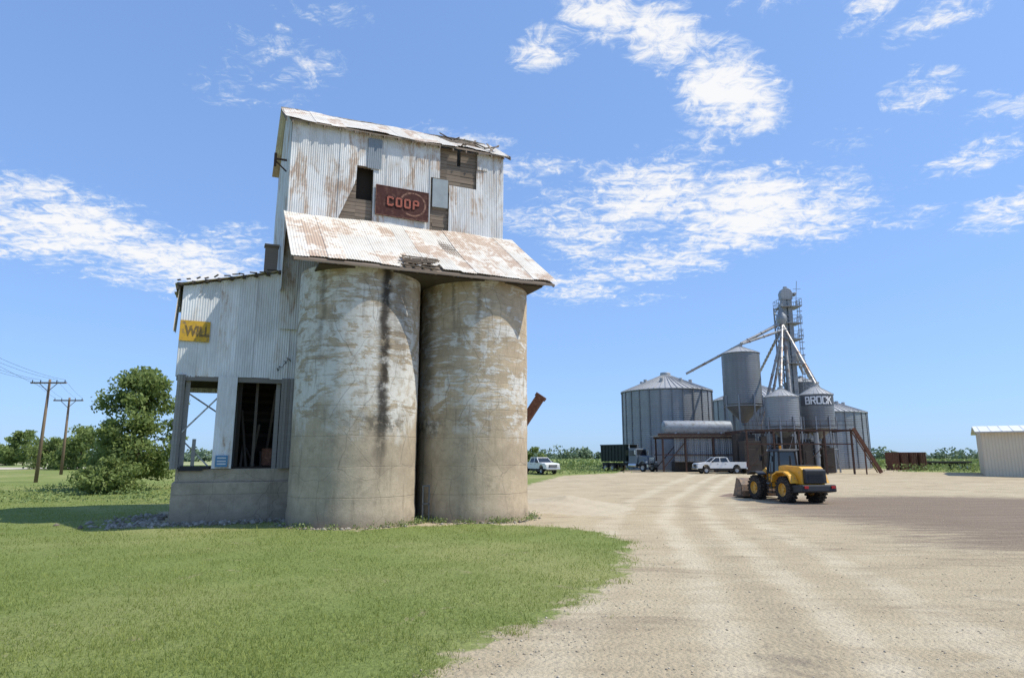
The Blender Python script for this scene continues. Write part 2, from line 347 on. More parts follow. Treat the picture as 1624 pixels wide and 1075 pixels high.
c=N.mix(gf,rc,gc); N.put(b.inputs['Base Color'],c)
N.put(b.inputs['Normal'],N.bump(N.m('ADD',N.m('ADD',N.m('ADD',nF,N.m('MULTIPLY',sm,1.5)),N.m('MULTIPLY',nG,.4)),N.m('MULTIPLY',vd,-.6)),.8,.06))
ground=npmesh('ground',V,F,m,kind='structure')
def fattr(o,name,arr):
    a=o.data.attributes.new(name,'FLOAT','POINT'); a.data.foreach_set('value',np.asarray(arr,np.float32).ravel())
fattr(ground,'grassd',gd); fattr(ground,'pathd',pathd(GX.ravel(),GY.ravel()))
so_=np.exp(-(((GX-27)/14.5)**2+((GY-34)/14)**2)**2)*1.05+.5*np.exp(-(((GX-16)/5)**2+((GY-21)/3.5)**2)); fattr(ground,'soil',so_)
ground.data.polygons.foreach_set('use_smooth',[True]*len(F))
def gzat(x,y): return float(hgt(x,y))
mr=simple('road_dust',(.50,.44,.35),1,0,.1,.1,.1)
rb=MB(); rb.add([(-400,84,.925),(-76,100,.93),(-62,122,.93),(-400,104,.93)],[(0,1,2,3)]); rb.obj('road',mr,kind='structure')
# ------------------------------------------------------------ grass blades
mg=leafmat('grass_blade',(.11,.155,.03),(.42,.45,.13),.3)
def blades(n,ymin,ymax,hmin,hmax,wd,cond,seed):
    r=np.random.default_rng(seed); u=r.random(n)
    Y=ymin*(ymax/ymin)**u
    Xr=(r.random(n)*1.75-.86)*Y
    k=cond(Xr,Y,r); Xr=Xr[k];Y=Y[k]; n=len(Y)
    nf=np.sin(Xr*1.7+np.sin(Y*1.1)*2)*np.sin(Y*1.9+np.cos(Xr))*.5+.5
    nf2=np.sin(Xr*.45+1+np.sin(Y*.33)*2)*np.sin(Y*.5+np.cos(Xr*.4))*.5+.5
    nf3=np.sin(Xr*6.1+np.sin(Y*4.7)*2)*np.sin(Y*5.3+np.cos(Xr*3.1)*2)*.5+.5
    h=(hmin+(hmax-hmin)*r.random(n))*(.35+.4*nf+.35*nf2+.4*nf3); a=r.random(n)*6.28; ww=wd*(.7+.6*r.random(n))*np.maximum(1,Y/16)
    z=hgt(Xr,Y)+bumpz(Xr,Y)*.8-.01
    dx=np.cos(a)*ww;dy=np.sin(a)*ww; lx=r.normal(0,.45,n)*h; ly=r.normal(0,.45,n)*h
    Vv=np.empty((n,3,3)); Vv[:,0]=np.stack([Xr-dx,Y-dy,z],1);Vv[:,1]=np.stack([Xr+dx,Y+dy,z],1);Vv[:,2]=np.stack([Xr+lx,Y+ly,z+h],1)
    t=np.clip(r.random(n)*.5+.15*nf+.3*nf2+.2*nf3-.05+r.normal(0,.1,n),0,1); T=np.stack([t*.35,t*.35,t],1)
    return Vv.reshape(-1,3),T.ravel()
def patchy(x,y,r): return (np.sin(x*1.3+np.sin(y*2.3))*np.sin(y*1.1+np.sin(x*1.9)*1.4)+r.normal(0,.35,len(x)))<.7
def wob(x,y): return .28*np.sin(x*2.9+y*1.3)+.22*np.sin(y*4.1-x*1.7)+.15*np.sin(x*7.3+y*5.9)
V1,T1=blades(300000,7.5,60,.03,.11,.006,lambda x,y,r:(grassd(x,y)+wob(x,y)+r.normal(0,.25,len(x))>.12)&patchy(x,y,r),1)
V2,T2=blades(34000,8,34,.08,.22,.007,lambda x,y,r:(np.abs(grassd(x,y)+wob(x,y)-.25)<.35*r.random(len(x))+.05)|((grassd(x,y)>0)&(r.random(len(x))<.07)),2)
Vg=np.concatenate([V1,V2]); Tg=np.concatenate([T1,T2])
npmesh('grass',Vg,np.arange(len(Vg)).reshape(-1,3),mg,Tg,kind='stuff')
# ------------------------------------------------------------ stones
def stones(n,fx,smin,smax,seed):
    r=np.random.default_rng(seed); x,y=fx(r,n); n=len(x); s=smin+(smax-smin)*r.random(n)**3
    z=hgt(x,y)+bumpz(x,y)*.5
    base=np.array([(1,0,0),(0,1,0),(-1,0,0),(0,-1,0),(0,0,.7),(0,0,-.7)],float)
    Vv=base[None]*s[:,None,None]*(.6+.7*r.random((n,6,1))); Vv[:,:,0]+=x[:,None];Vv[:,:,1]+=y[:,None];Vv[:,:,2]+=(z+s*.15)[:,None]
    f=np.array([(0,1,4),(1,2,4),(2,3,4),(3,0,4),(1,0,5),(2,1,5),(3,2,5),(0,3,5)])
    return Vv.reshape(-1,3),(f[None]+6*np.arange(n)[:,None,None]).reshape(-1,3),np.repeat(r.random(n),6)
ms_,N,b=mat('stone',.95,0,.2); N.put(b.inputs['Base Color'],N.mix(N.attr('tint'),(.30,.245,.175),(.54,.47,.36)))
def road_pts(r,n):
    y=7*(45/7)**r.random(n); x=(r.random(n)*1.15-.25)*y; g_=grassd(x,y); k=(g_<.15)&((g_>-1.3)|(r.random(n)<.3)); return x[k],y[k]
v,f,t=stones(13000,road_pts,.006,.030,3); npmesh('gravel',v,f,ms_,t,kind='stuff')
def rub(r,n):
    s=-9.2+r.random(n)*8; tt=2.2-np.abs(r.normal(0,.55,n)); sel=r.random(n)<.35
    s=np.where(sel,-7.4-np.abs(r.normal(0,1.2,n)),s); tt=np.where(sel,1.4+r.random(n)*6,tt)
    return C[0]+s*e1[0]+tt*e2[0],C[1]+s*e1[1]+tt*e2[1]
ms2,N,b=mat('rubble_stone',.95,0,.2); N.put(b.inputs['Base Color'],N.mix(N.attr('tint'),(.16,.135,.105),(.40,.36,.30)))
v,f,t=stones(1300,rub,.03,.20,4); npmesh('rubble',v,f,ms2,t,kind='stuff')
def rub2(r,n):
    a=R(-215)+r.random(n)*R(300); k=r.random(n)<.5; cx=np.where(k,C[0],C[0]+5.57*e1[0]);cy=np.where(k,C[1],C[1]+5.57*e1[1]); rr=2.85+np.abs(r.normal(0,.18,n))
    return cx+rr*np.cos(a),cy+rr*np.sin(a)
v,f,t=stones(700,rub2,.02,.12,5); npmesh('rubble',v,f,ms2,t,kind='stuff')
# gravel pile
mgp,N,b=mat('crushed_rock',1,0,.1); o=N.obj(); N.put(b.inputs['Base Color'],N.mix(N.noise(o,7,6,.75),(.38,.32,.225),(.56,.48,.36)))
N.put(b.inputs['Normal'],N.bump(N.noise(o,14,5,.75),.7,.04))
gp=MB(); n=70; vs=[];fs=[]
for j in range(n):
    for i in range(n):
        x=-3.9+7.8*i/(n-1); y=-7+14*j/(n-1); q=math.hypot(x/3.8,y/6.8)
        h=(max(0,1-q)**1.3)*.55*(1+.25*math.sin(x*1.7+y))+.02*math.sin(x*5)*math.sin(y*4)*(q<.95)-(.12 if q>1 else .02)
        vs.append((x,y,h+random.uniform(-.015,.015)))
for j in range(n-1):
    for i in range(n-1): fs.append((j*n+i,j*n+i+1,(j+1)*n+i+1,(j+1)*n+i))
gp.add(vs,fs); gp.obj('gravel_pile',mgp,loc=(3.1,38.0,.0),rot=R(8),smooth=True,label='low pale gravel heap beside the concrete silo',category='gravel pile')
# ------------------------------------------------------------ grain elevator
EL=empty('grain_elevator',(C[0],C[1],0),label='old concrete grain elevator with rusty tin headhouse',category='grain elevator')
def B(s,t,z): return (s*e1[0]+t*e2[0], s*e1[1]+t*e2[1], z*(1+.0018*(s-2.5)))
m_wall=tin('galvanised_siding',(.73,.735,.73),.64,.6,.03,.42,(.25,.14,.085),(.44,.31,.21),(.52,.43,.33))
m_roof=tin('rusty_roofing',(.78,.73,.64),.74,.65,.02,.25,(.30,.17,.105),(.52,.38,.27),(.62,.50,.37))
m_shed=tin('shed_siding',(.80,.82,.84),.20,.5,.05,.28)
m_wood=wood('weathered_boards'); m_dark=wood('dark_timber',(.05,.045,.04),(.12,.10,.085))
m_void=wood('interior_shade_boards',(.012,.011,.01),(.03,.026,.022))  # near-black colour paints in the shade inside the doorway and shed openings
m_grey=simple('grey_panel',(.20,.23,.26),.6,.1)
m_glass=simple('dull_grey_panel',(.27,.31,.33),.6,0,.3)
m_rust=simple('rusty_steel',(.075,.045,.036),.85,0,.2,.4,4,(.14,.085,.065),.35)
m_rust2=simple('bright_rusty_steel',(.13,.06,.04),.85,0,.2,.4,4,(.22,.12,.08),.4)
def corr(mb,P,w,lo,hi,pitch=.105,amp=.0065,rows=5,rag_lo=0,rag_hi=0,seed=0,u0=0,sheet=.78,warp=.025,mi=0,shh=2.2):
    rr=random.Random(seed); n=max(6,int(w/(pitch/6))); offs={}
    cols=[]
    for i in range(n+1):
        u=w*i/n; k=int(u/sheet)
        if k not in offs: offs[k]=(rr.uniform(-1,1),rr.uniform(-1,1),rr.random(),[rr.random() for _ in range(9)],rr.uniform(-1,1))
        a=lo(u0+u);b2=hi(u0+u)
        if b2-a<.05: cols.append(None); continue
        a+=offs[k][0]*rag_lo; b2+=offs[k][1]*rag_hi
        c=[]
        for j in range(rows+1):
            v=a+(b2-a)*j/rows
            nn=amp*math.sin(2*math.pi*u/pitch)+warp*math.sin(u*1.3+seed+v*.8)+.018*offs[k][4]
            c.append((P(u0+u,v,nn),offs[k][3][int(abs(v)/shh)%9]))
        cols.append(c)
    for i in range(n):
        if cols[i] is None or cols[i+1] is None: continue
        A,Bb=cols[i],cols[i+1]; vs=[p for p,_ in A]+[p for p,_ in Bb]; t=[q for _,q in A]+[q for _,q in Bb]
        mb.add(vs,[(j,rows+1+j,rows+2+j,j+1) for j in range(rows)],mi,t)
def lerp(x,a,b,c,d): return c+(d-c)*min(1,max(0,(x-a)/(b-a)))
for k,(s,t,r,mt) in enumerate(((0,0,2.68,concrete('silo_concrete_painted',.66,bare=(.475,.39,.285),stain=[(36,.14,2.0,.95),(-22,.08,7,.5),(52,.3,6,.5)],zlo=3.5)),(5.57,0,2.6,concrete('silo_concrete_bare',.45,bare=(.51,.41,.285),zlo=3.5,stain=[(-52,.3,4,.5),(8,.06,7.5,.5),(-18,.05,8,.45)])),(0,5.57,2.68,None),(5.57,5.57,2.6,None))):
    if mt is None: mt=bpy.data.materials['silo_concrete_bare']
    mb=MB(); prof=[]
    z=-.15
    while z<10.78:
        prof.append((r+(.035 if z<.5 else 0)+random.uniform(-.008,.008),z)); z+=.31
    prof.append((r,10.75)); prof.append((.01,10.75)); mb.lathe(prof,96,jit=.004)
    x,y=s*e1[0]+t*e2[0],s*e1[1]+t*e2[1]
    ob=mb.obj('silo',mt,EL,(x,y,0),smooth=True); sharp(ob,40)
S0,S1=-3.3,8.0; T0,T1=2.0,9.0
EZ=19.3; RZ=21.65; TR=5.5
def boards(mb,s0,s1,z0,z1,t,bw=.19,mi=0,seed=1):
    rr=random.Random(seed); z=z0
    while z<z1-.02:
        h=min(bw,z1-z); d=rr.uniform(-.012,.012); ti=rr.random()
        vs=[B(s0,t+d,z+.008),B(s1,t+d,z+.008),B(s1,t+d,z+h-.008),B(s0,t+d,z+h-.008),B(s0,t+.06+d,z+.008),B(s1,t+.06+d,z+.008),B(s1,t+.06+d,z+h-.008),B(s0,t+.06+d,z+h-.008)]
        mb.add(vs,[(0,1,2,3),(7,6,5,4),(3,2,6,7),(1,0,4,5),(2,1,5,6),(0,3,7,4)],mi,ti); z+=bw
mb=MB(); boards(mb,S0+.05,-.07,14.1,19.2,2.1,seed=1); boards(mb,-.07,.74,14.1,15.62,2.1,seed=2); boards(mb,-.07,.74,17.32,19.2,2.1,seed=3)
boards(mb,.74,3.95,14.1,19.2,2.1,seed=4); boards(mb,3.95,4.7,14.1,19.2,2.1,seed=5)
boards(mb,4.7,5.3,14.1,19.2,2.1,seed=7); boards(mb,5.3,5.5,14.1,18.3,2.1,seed=7); boards(mb,5.5,7.9,14.1,19.2,2.1,seed=8)
mb.obj('board_wall',m_wood,EL,label='weathered grey board wall showing through missing tin')
mb=MB()
def lo_f(s):
    if s<-.9: return 14.2
    if s<-.1: return lerp(s,-.9,-.1,14.5,16.6)
    if s<.76: return 17.32
    if s<3.78: return 14.2
    if s<4.82: return 17.32
    return 14.2
def hi_f(s):
    if 4.3<s<6.42: return 17.05 if s>4.82 else 0
    return 19.3
corr(mb,lambda u,v,n:B(u,2.0-n*1-.02,v),S1-S0,lo_f,hi_f,u0=S0,seed=3,rows=8,rag_lo=.07)
def side_hi(t):
    if t<2: return 10.85+(t+3.05)/5.05*3.55
    return EZ+(RZ-EZ)*(1-abs(t-TR)/3.5)-.03
corr(mb,lambda u,v,n:B(S0-n,u,v),7,lambda t:10.65,side_hi,u0=2.03,seed=5,rows=8)
corr(mb,lambda u,v,n:B(u,2.62-n,v),3.1,lambda s:8.8,lambda s:14.3,u0=-3.32,seed=15,rows=5)
corr(mb,lambda u,v,n:B(S1+n,u,v),12,lambda t:10.65,side_hi,u0=-2.95,seed=6,rows=8)
corr(mb,lambda u,v,n:B(u,T1+n,v),S1-S0,lambda t:10.65,lambda t:EZ,u0=S0,seed=7,rows=8)
corr(mb,lambda u,v,n:B(u,1.93-n,v),.62,lambda s:18.2,lambda s:19.25,u0=6.45,seed=8,rows=3)
ob=mb.obj('metal_siding',m_wall,EL)
mb=MB(); corr(mb,lambda u,v,n:B(u,1.92-n*.6,v),.72,lambda s:17.3,lambda s:18.95,u0=.42,seed=9,rows=3); mb.obj('grey_patch_panel',m_grey,EL)
def bbox(mb,s0,s1,t0,t1,z0,z1,mi=0,tint=.5):
    vs=[B(s,t,z) for z in (z0,z1) for s,t in ((s0,t0),(s1,t0),(s1,t1),(s0,t1))]
    mb.add(vs,[(0,3,2,1),(4,5,6,7),(0,1,5,4),(1,2,6,5),(2,3,7,6),(3,0,4,7)],mi,tint)
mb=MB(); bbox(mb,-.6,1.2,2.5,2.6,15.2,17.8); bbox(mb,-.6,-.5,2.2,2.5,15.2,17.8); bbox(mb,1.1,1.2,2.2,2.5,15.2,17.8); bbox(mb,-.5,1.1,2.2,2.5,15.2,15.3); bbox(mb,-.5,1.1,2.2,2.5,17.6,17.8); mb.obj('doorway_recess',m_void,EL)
mb=MB(); bbox(mb,3.9,4.76,1.95,2.03,15.72,17.3); mb.obj('window_panel',m_glass,EL)
# lean-to roof
mb=MB()
def lr(u,v,n):
    k=v/5.05; return B(u,-3.08+v*1.0, 10.78+k*3.65+n+.02-.10*math.sin(k*3.14)*(.5+.5*math.sin(u*.6)))
def lr_lo(s):
    if 1.05<s<2.9: return .45+.12*math.sin(s*9)
    return 0
corr(mb,lr,12.0,lr_lo,lambda s:5.06,u0=-3.45,seed=11,rows=9,rag_lo=.08,sheet=.72,shh=1.6,warp=.035,pitch=.12,amp=.010)
mb.obj('lean_to_roof',m_roof,EL,label='rust streaked corrugated tin lean-to roof')
mb=MB()
def lrp(s,v,dz): k=v/5.05; return B(s,-3.08+v,10.78+k*3.65+dz)
def slab(mb,s0,s1,v0,v1,z0,z1,F_,tint=.5):
    vs=[F_(s,v,z) for z in(z0,z1) for s,v in((s0,v0),(s1,v0),(s1,v1),(s0,v1))]
    mb.add(vs,[(0,3,2,1),(4,5,6,7),(0,1,5,4),(1,2,6,5),(2,3,7,6),(3,0,4,7)],0,tint)
v=0.0
while v<4.9: slab(mb,-3.3,8.35,v,v+.2,-.14,-.09,lrp,random.random()); v+=.27
s=-3.3
while s<8.4: slab(mb,s,s+.07,-.02,5,-.24,-.14,lrp,random.random()); s+=.83
slab(mb,-3.35,8.4,-.06,-.02,-.18,-.08,lrp)
mb.obj('roof_framing',m_wood,EL)
mb=MB(); rr=random.Random(4)
for i in range(7):
    a=lrp(1.0+rr.uniform(-.1,.3),.05+.14*i,.05+rr.uniform(0,.08)); q=lrp(2.7+rr.uniform(-.3,.3),.0+.14*i+rr.uniform(-.05,.1),.02+rr.uniform(0,.12)); mb.beam(a,q,.10,.03,tint=rr.random())
for i in range(4):
    mb.beam(lrp(1.2+.4*i,0,-.02),lrp(1.3+.4*i+rr.uniform(-.1,.1),1.0,.08),.07,.05,tint=rr.random())
mb.obj('broken_boards',m_wood,EL,label='broken boards exposed at a hole in the roof edge')
mb=MB(); bbox(mb,-2.3,8.05,-2.55,8.95,10.62,10.70); mb.obj('deck',m_dark,EL)
def ur(u,v,n): return B(u,1.7+v*.83,19.18+v*.545+n+.03)
def ur_hi(s):
    if s>5.2: return 1.9+.5*math.sin(s*2.3) if s<7.2 else 3.6
    return 4.6
mb=MB(); corr(mb,ur,12.0,lambda s:0 if not(5.2<s<6.3) else .5,ur_hi,u0=-3.65,seed=21,rows=6,rag_lo=.12,rag_hi=.07,sheet=.72,warp=.05,shh=1.5)
corr(mb,lambda u,v,n:B(u,9.3-v*.83,19.18+v*.545+n+.03),12.0,lambda s:0,lambda s:4.6,u0=-3.65,seed=22,rows=4,sheet=.72)
mb.obj('headhouse_roof',m_roof,EL,label='rusty corrugated gable roof with missing sheets')
mb=MB()
def up(s,v,dz): return B(s,1.7+v*.83,19.18+v*.545+dz)
v=0.0
while v<4.5:
    e=8.3
    if random.random()<.35: e=6.3+random.random()*1.5
    slab(mb,-3.4,e,v,v+.17,-.1,-.05,up,random.random()); v+=.33
s=-3.35
while s<8.4: slab(mb,s,s+.06,-.02,4.55,-.24,-.1,up,random.random()); s+=.75
slab(mb,-3.62,-3.58,-.05,4.6,-.22,-.0,up); slab(mb,8.3,8.34,-.05,4.6,-.22,.0,up)
for i in range(11):
    a=5.3+random.random()*2.8; v=random.random()*3.5; mb.beam(up(a,v,.05),up(a+random.uniform(-.9,.9),v+random.uniform(-.4,.8),.15+random.random()*.3),.13,.03,tint=random.random())
mb.obj('rafters',m_wood,EL)
mb=MB(); bbox(mb,-4.0,-3.4,4.2,4.5,11.7,13.4); bbox(mb,-4.05,-3.35,4.1,4.6,13.3,13.4); mb.obj('broken_chute',m_wood,EL)
mb=MB(); mb.beam(B(-3.35,3.2,17.6),B(-3.95,3.2,17.6),.08); mb.beam(B(-3.9,3.2,17.2),B(-3.9,3.2,17.9),.1); mb.beam(B(-3.35,3.2,17.0),B(-3.9,3.2,17.5),.06); mb.obj('wall_bracket',m_rust,EL)
# shed
SH=MB(); corr(SH,lambda u,v,n:B(u,2.8-n,v),5.1,lambda s:6.4,lambda s:10.58+(s+7.4)*.235,u0=-7.4,seed=31,rows=6,rag_lo=.04,rag_hi=.06)
corr(SH,lambda u,v,n:B(-7.38-n,u,v),6.0,lambda t:6.4,lambda t:10.5,u0=2.82,seed=32,rows=5)
corr(SH,lambda u,v,n:B(u,8.82+n,v),5.1,lambda s:6.2 if -7.1<s<-4.5 else 2.3,lambda s:10.5+(s+7.4)*.235,u0=-7.4,seed=33,rows=5)
corr(SH,lambda u,v,n:B(u,2.74-n,v),.80,lambda s:2.3,lambda s:6.42,u0=-5.66,seed=34,rows=5,amp=.003,warp=.01)
shed=SH.obj('shed_siding',m_shed,EL,label='pale corrugated tin wall of the driveway shed')
mb=MB(); 
corr(mb,lambda u,v,n:B(v,u,10.66+(v+7.4)*.235+n),6.5,lambda t:-7.75,lambda t:-3.3,u0=2.55,seed=35,rows=6,rag_lo=.12,pitch=.16)
corr(mb,lambda u,v,n:B(-7.62+n+(v-8.6)*.03,u,v),1.4,lambda t:8.5,lambda t:10.55,u0=2.6,seed=36,rows=4,rag_lo=.15)
mb.obj('shed_roof',m_roof,shed)
mb=MB(); 
for i in range(9): bbox(mb,-7.6+i*.52,-7.5+i*.52+.06,2.5,9,10.50+i*.52*.235,10.62+i*.52*.235,0,random.random())
bbox(mb,-7.66,-7.58,2.52,9,10.3,10.62); mb.obj('shed_rafters',m_dark,shed)
rr=random.Random(8)
for i in range(12):
    mb=MB(); s=-7.6+i*.36+rr.uniform(-.1,.1); z=10.72+(s+7.4)*.235; mb.beam(B(s,2.5,z+rr.uniform(-.02,.05)),B(s+rr.uniform(.1,.35),2.45,z+rr.uniform(-.02,.12)),.12,.03,tint=rr.random()); mb.obj('ragged_eave_board',m_dark,shed)
mc=concrete('foundation_concrete',.0,(.46,.385,.285)); 
mb=MB(); bbox(mb,-7.15,-2.2,2.7,9,-.2,1.7); bbox(mb,-7.05,-2.2,2.95,9,1.7,2.28); ob=mb.obj('foundation',mc,EL,bevel=.03)
m_gb=wood('grey_boards',(.20,.19,.18),(.40,.39,.37))
mb=MB()
for i,s in enumerate(np.arange(-7.3,-7.0,.11)): bbox(mb,s,s+.10,2.72,2.8,2.28,6.45,0,random.random())
for i,s in enumerate(np.arange(-2.95,-2.3,.13)): bbox(mb,s,s+.12,2.78,2.85,2.28,6.45,0,random.random())
bbox(mb,-7.35,-2.3,2.82,3.0,6.2,6.42,0,.9)
for s in (-6.95,-3.15): bbox(mb,s,s+.18,3.0,3.2,2.28,6.2,0,.3)
for t in (4.6,6.6,8.6):
    bbox(mb,-7.3,-7.12,t,t+.18,2.28,10.3,0,.4)
for z in (2.6,3.4,4.2): bbox(mb,-7.36,-7.3,2.85,9,z,z+.16,0,.2)
bbox(mb,-6.5,-6.35,2.9,3.05,2.28,3.6,0,.3)
mb.obj('shed_boards',m_gb,EL)
m_ww=simple('whitewashed_timber',(.52,.52,.50),.9,0,.1,.25,3,(.25,.22,.2))
for p,q in (((-6.95,3.05,3.9),(-5.6,3.05,5.5)),((-6.95,3.3,3.6),(-5.8,3.3,2.4)),((-6.9,6,5.9),(-5.0,6,4.6))):
    mb=MB(); mb.beam(B(*p),B(*q),.24,.06); mb.obj('diagonal_brace',m_ww,EL)
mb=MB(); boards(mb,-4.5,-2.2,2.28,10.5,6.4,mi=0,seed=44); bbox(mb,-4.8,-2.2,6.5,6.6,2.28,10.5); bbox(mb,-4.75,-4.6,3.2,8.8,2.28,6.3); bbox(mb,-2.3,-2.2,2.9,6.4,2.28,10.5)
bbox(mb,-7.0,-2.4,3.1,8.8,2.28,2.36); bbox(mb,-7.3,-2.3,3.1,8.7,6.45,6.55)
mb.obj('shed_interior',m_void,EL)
mb=MB(); rr=random.Random(12)
for i in range(7): mb.beam(B(-4.4+i*.22,3.6+rr.random()*2,2.3),B(-4.5+i*.28+rr.uniform(-.6,.6),3.6+rr.random()*2,3+rr.random()*3),.1,.1,tint=rr.random())
bbox(mb,-4.0,-3.88,3.6,3.72,2.36,6.3)
mb.obj('stored_timber',wood('old_timber',(.08,.07,.06),(.20,.17,.14)),EL)
mb=MB(); mb.cyl(B(-3.2,4.0,2.4),B(-3.2,4.0,3.2),.35,.35,14); mb.obj('steel_drum',m_rust2,EL)
mb=MB(); bbox(mb,-6.9,-5.75,2.86,3.0,2.28,2.42); bbox(mb,-6.95,-6.0,2.84,2.9,2.2,2.3); mb.obj('rubber_sheet',simple('rubber',(.03,.03,.03)),EL)
rr=random.Random(2); m_cb=simple('cable_black',(.03,.03,.03))
mb=MB(); last=B(-2.7,2.62,7.4)
for i in range(12):
    q=B(-2.7-.05*i+rr.uniform(-.08,.08),2.62+rr.uniform(-.05,.03),7.4-.05*i+rr.uniform(-.18,.18)); mb.cyl(last,q,.014,n=5); last=q
mb.obj('torn_cable',m_cb,EL)
mb=MB()
for a in ((2.72,2.78,0,1.5),(3.0,3.06,0,1.5),(2.72,3.06,1.5,1.56),(2.72,3.06,.75,.8)): bbox(mb,a[0],a[1],-1.35,-1.3,a[2],a[3])
mb.obj('pipe_frame',simple('dull_steel',(.13,.13,.125)),EL)
mb=MB(); p=B(8.15,.2,4.1); D=Vector((.80,-.15,1.2)).normalized(); q=Vector(p)+D*1.95
mb.beam(p,q,.45,.42); mb.beam(Vector(p)+Vector((-.35,0,.25)),Vector(p)+Vector((.2,0,.1)),.35,.35); mb.beam(q-D*.15,q+D*.05,.55,.52); mb.beam(Vector(p)+D*.5,Vector(p)+Vector((-.5,.1,.9)),.05)
mb.obj('loading_chute',m_rust2,EL,bevel=.02,label='rusty steel loading chute jutting from the silo')
# signs
def wall_M(s,t,z): 
    x,y,zz_=B(s,t,z); return Matrix(((e1[0],0,-e2[0],C[0]+x),(e1[1],0,-e2[1],C[1]+y),(0,1,0,zz_),(0,0,0,1)))
m_sb=simple('sign_maroon',(.058,.018,.015),.75,0,.25,.4,3,(.11,.052,.038),.4); m_sr=simple('sign_red',(.36,.10,.065),.7,0,.3,.3,7,(.17,.065,.045),.5); m_sc=simple('sign_ring',(.26,.14,.095),.7,0,.3,.35,5,(.08,.03,.025),.55); m_so=simple('sign_outline',(.03,.013,.012),.7,0,.3,.3,5)
mb=MB(); mb.box((0,0,0),(2.78,1.6,.08)); sg=mb.obj('sign',m_sb,bevel=.01,label='faded maroon coop sign on the headhouse wall',category='sign'); 
sg.matrix_world=wall_M(2.27,1.9,15.62)
mb=MB(); mb.box((0,.785,.045),(2.78,.025,.02)); mb.box((0,-.785,.045),(2.78,.025,.02)); 
for a in (-1.38,1.38): mb.box((a,0,.045),(.022,1.55,.02))
mb.obj('sign_border',m_sc,sg)
mb=MB(); n=48; cx,cy=.55,.02
for i in range(n):
    aa=[R(-120+290*k/n) for k in (i,i+1)]
    mb.add([(cx+r*math.cos(x)*1.1,cy+r*math.sin(x),.046) for x in aa for r in (.57,.655)],[(0,1,3,2)])
mb.obj('sign_emblem',m_sc,sg)
def block(ch,x,w,h,st,g,z,mb):
    H=h/2+g; Wd=w/2+g; T=st+2*g
    def bar(x0,x1,y0,y1,dz=0): mb.box2((x+x0,y0,z),(x+x1,y1,z+.012+dz))
    c=.05
    bar(-Wd,-Wd+T,-H+c,H-c)
    bar(-Wd+c,Wd-c,H-T,H,.001)
    if ch in 'CO': bar(-Wd+c,Wd-c,-H,-H+T,.001)
    if ch=='O': bar(Wd-T,Wd,-H+c,H-c)
    if ch=='C': bar(Wd-T,Wd,H-T*1.5,H-c); bar(Wd-T,Wd,-H+c,-H+T*1.5)
    if ch=='P': bar(-Wd+c,Wd-c,-T*.55,T*.45,.001); bar(Wd-T,Wd,-T*.4,H-c); bar(-Wd,-Wd+T,-H,-H+c+.01,.002)
for i,ch in enumerate('COOP'):
    x=-.64+.45*i
    mb=MB(); block(ch,x,.35,.52,.10,.03,.05,mb); mb.obj('sign_letter_outline',m_so,sg)
    mb=MB(); block(ch,x,.35,.52,.10,0,.066,mb); mb.obj('sign_letter',m_sr,sg)
mb=MB(); mb.box((0,0,0),(1.22,.92,.04)); sg2=mb.obj('sign',simple('sign_yellow',(.60,.36,.04),.7,0,.3,.25,3,(.26,.18,.09),.4),label='faded yellow sign on the shed wall',category='sign')
sg2.matrix_world=wall_M(-6.78,2.71,8.45)
mk=simple('sign_black',(.17,.12,.06),.8,0,.2,.35,6,(.40,.26,.06),.38)
M2=Matrix.Translation((.10,-.03,.025)); text_obj('WILL',.62,mk,'sign_lettering',sg2,M2,.004,.024,.70)
mb=MB(); mb.box((0,0,0),(.5,.5,.03)); sg3=mb.obj('sign',simple('sign_blue',(.10,.25,.42),.5),label='small blue notice on the shed panel',category='sign'); sg3.matrix_world=wall_M(-5.27,2.66,2.62)
mb=MB()
for y in (.14,.0,-.12): mb.box((0,y,.02),(.36,.05,.005))
mb.obj('sign_lettering',simple('sign_white',(.7,.7,.7)),sg3)
# ------------------------------------------------------------ bins
m_g=galv('galvanised_bin',(.36,.375,.39)); m_gd=galv('weathered_bin',(.25,.26,.27),.28,.8,.35); m_rf=galv('bin_roof',(.58,.58,.57),50,.2,.25,.55)
m_st=simple('galvanised_steel',(.30,.31,.32),.55,.4,.4,.2)
def bigbin(x,y,r,he,hp,label):
    z=gzat(x,y); E=empty('grain_bin',(x,y,z),label=label,category='grain bin')
    he-=z;hp-=z
    mb=MB(); pr=[(r,0)]; zz=0
    while zz<he: zz+=.56; pr.append((r+(.02 if int(zz/.56)%2 else 0),min(zz,he)))
    mb.lathe(pr,72); sharp(mb.obj('bin_wall',m_g,E,smooth=True))
    n=26
    for i in range(n):
        mb=MB(); a=2*math.pi*i/n; p=(( r+.06)*math.cos(a),(r+.06)*math.sin(a)); mb.box((p[0],p[1],he/2),(.10,.16,he),rot=Matrix.Rotation(a,3,'Z')); mb.obj('wall_stiffener',m_gd,E)
    mb=MB(); mb.lathe([(r+.2,he-.12),(r+.2,he-.02),(r*.55,he+(hp-he)*.45),(.8,hp-.35),(.8,hp),(.75,hp+.15),(.01,hp+.2)],52)
    for i in range(52):
        a=2*math.pi*i/52; c_,s_=math.cos(a),math.sin(a); mb.beam(((r+.2)*c_,(r+.2)*s_,he+.04),(.8*c_,.8*s_,hp-.3),.06,.08)
    for i in range(8):
        a=2*math.pi*(i+.5)/8; q=.55; mb.cyl((r*q*math.cos(a),r*q*math.sin(a),he+(hp-he)*.42),(r*q*math.cos(a),r*q*math.sin(a),he+(hp-he)*.45+.5),.28,.28,10)
    mb.obj('bin_roof',m_rf,E)
    mb=MB(); mb.lathe([(r+.4,-.3),(r+.4,.12),(r,.13)],48); mb.obj('bin_base',mc,E)
    return E
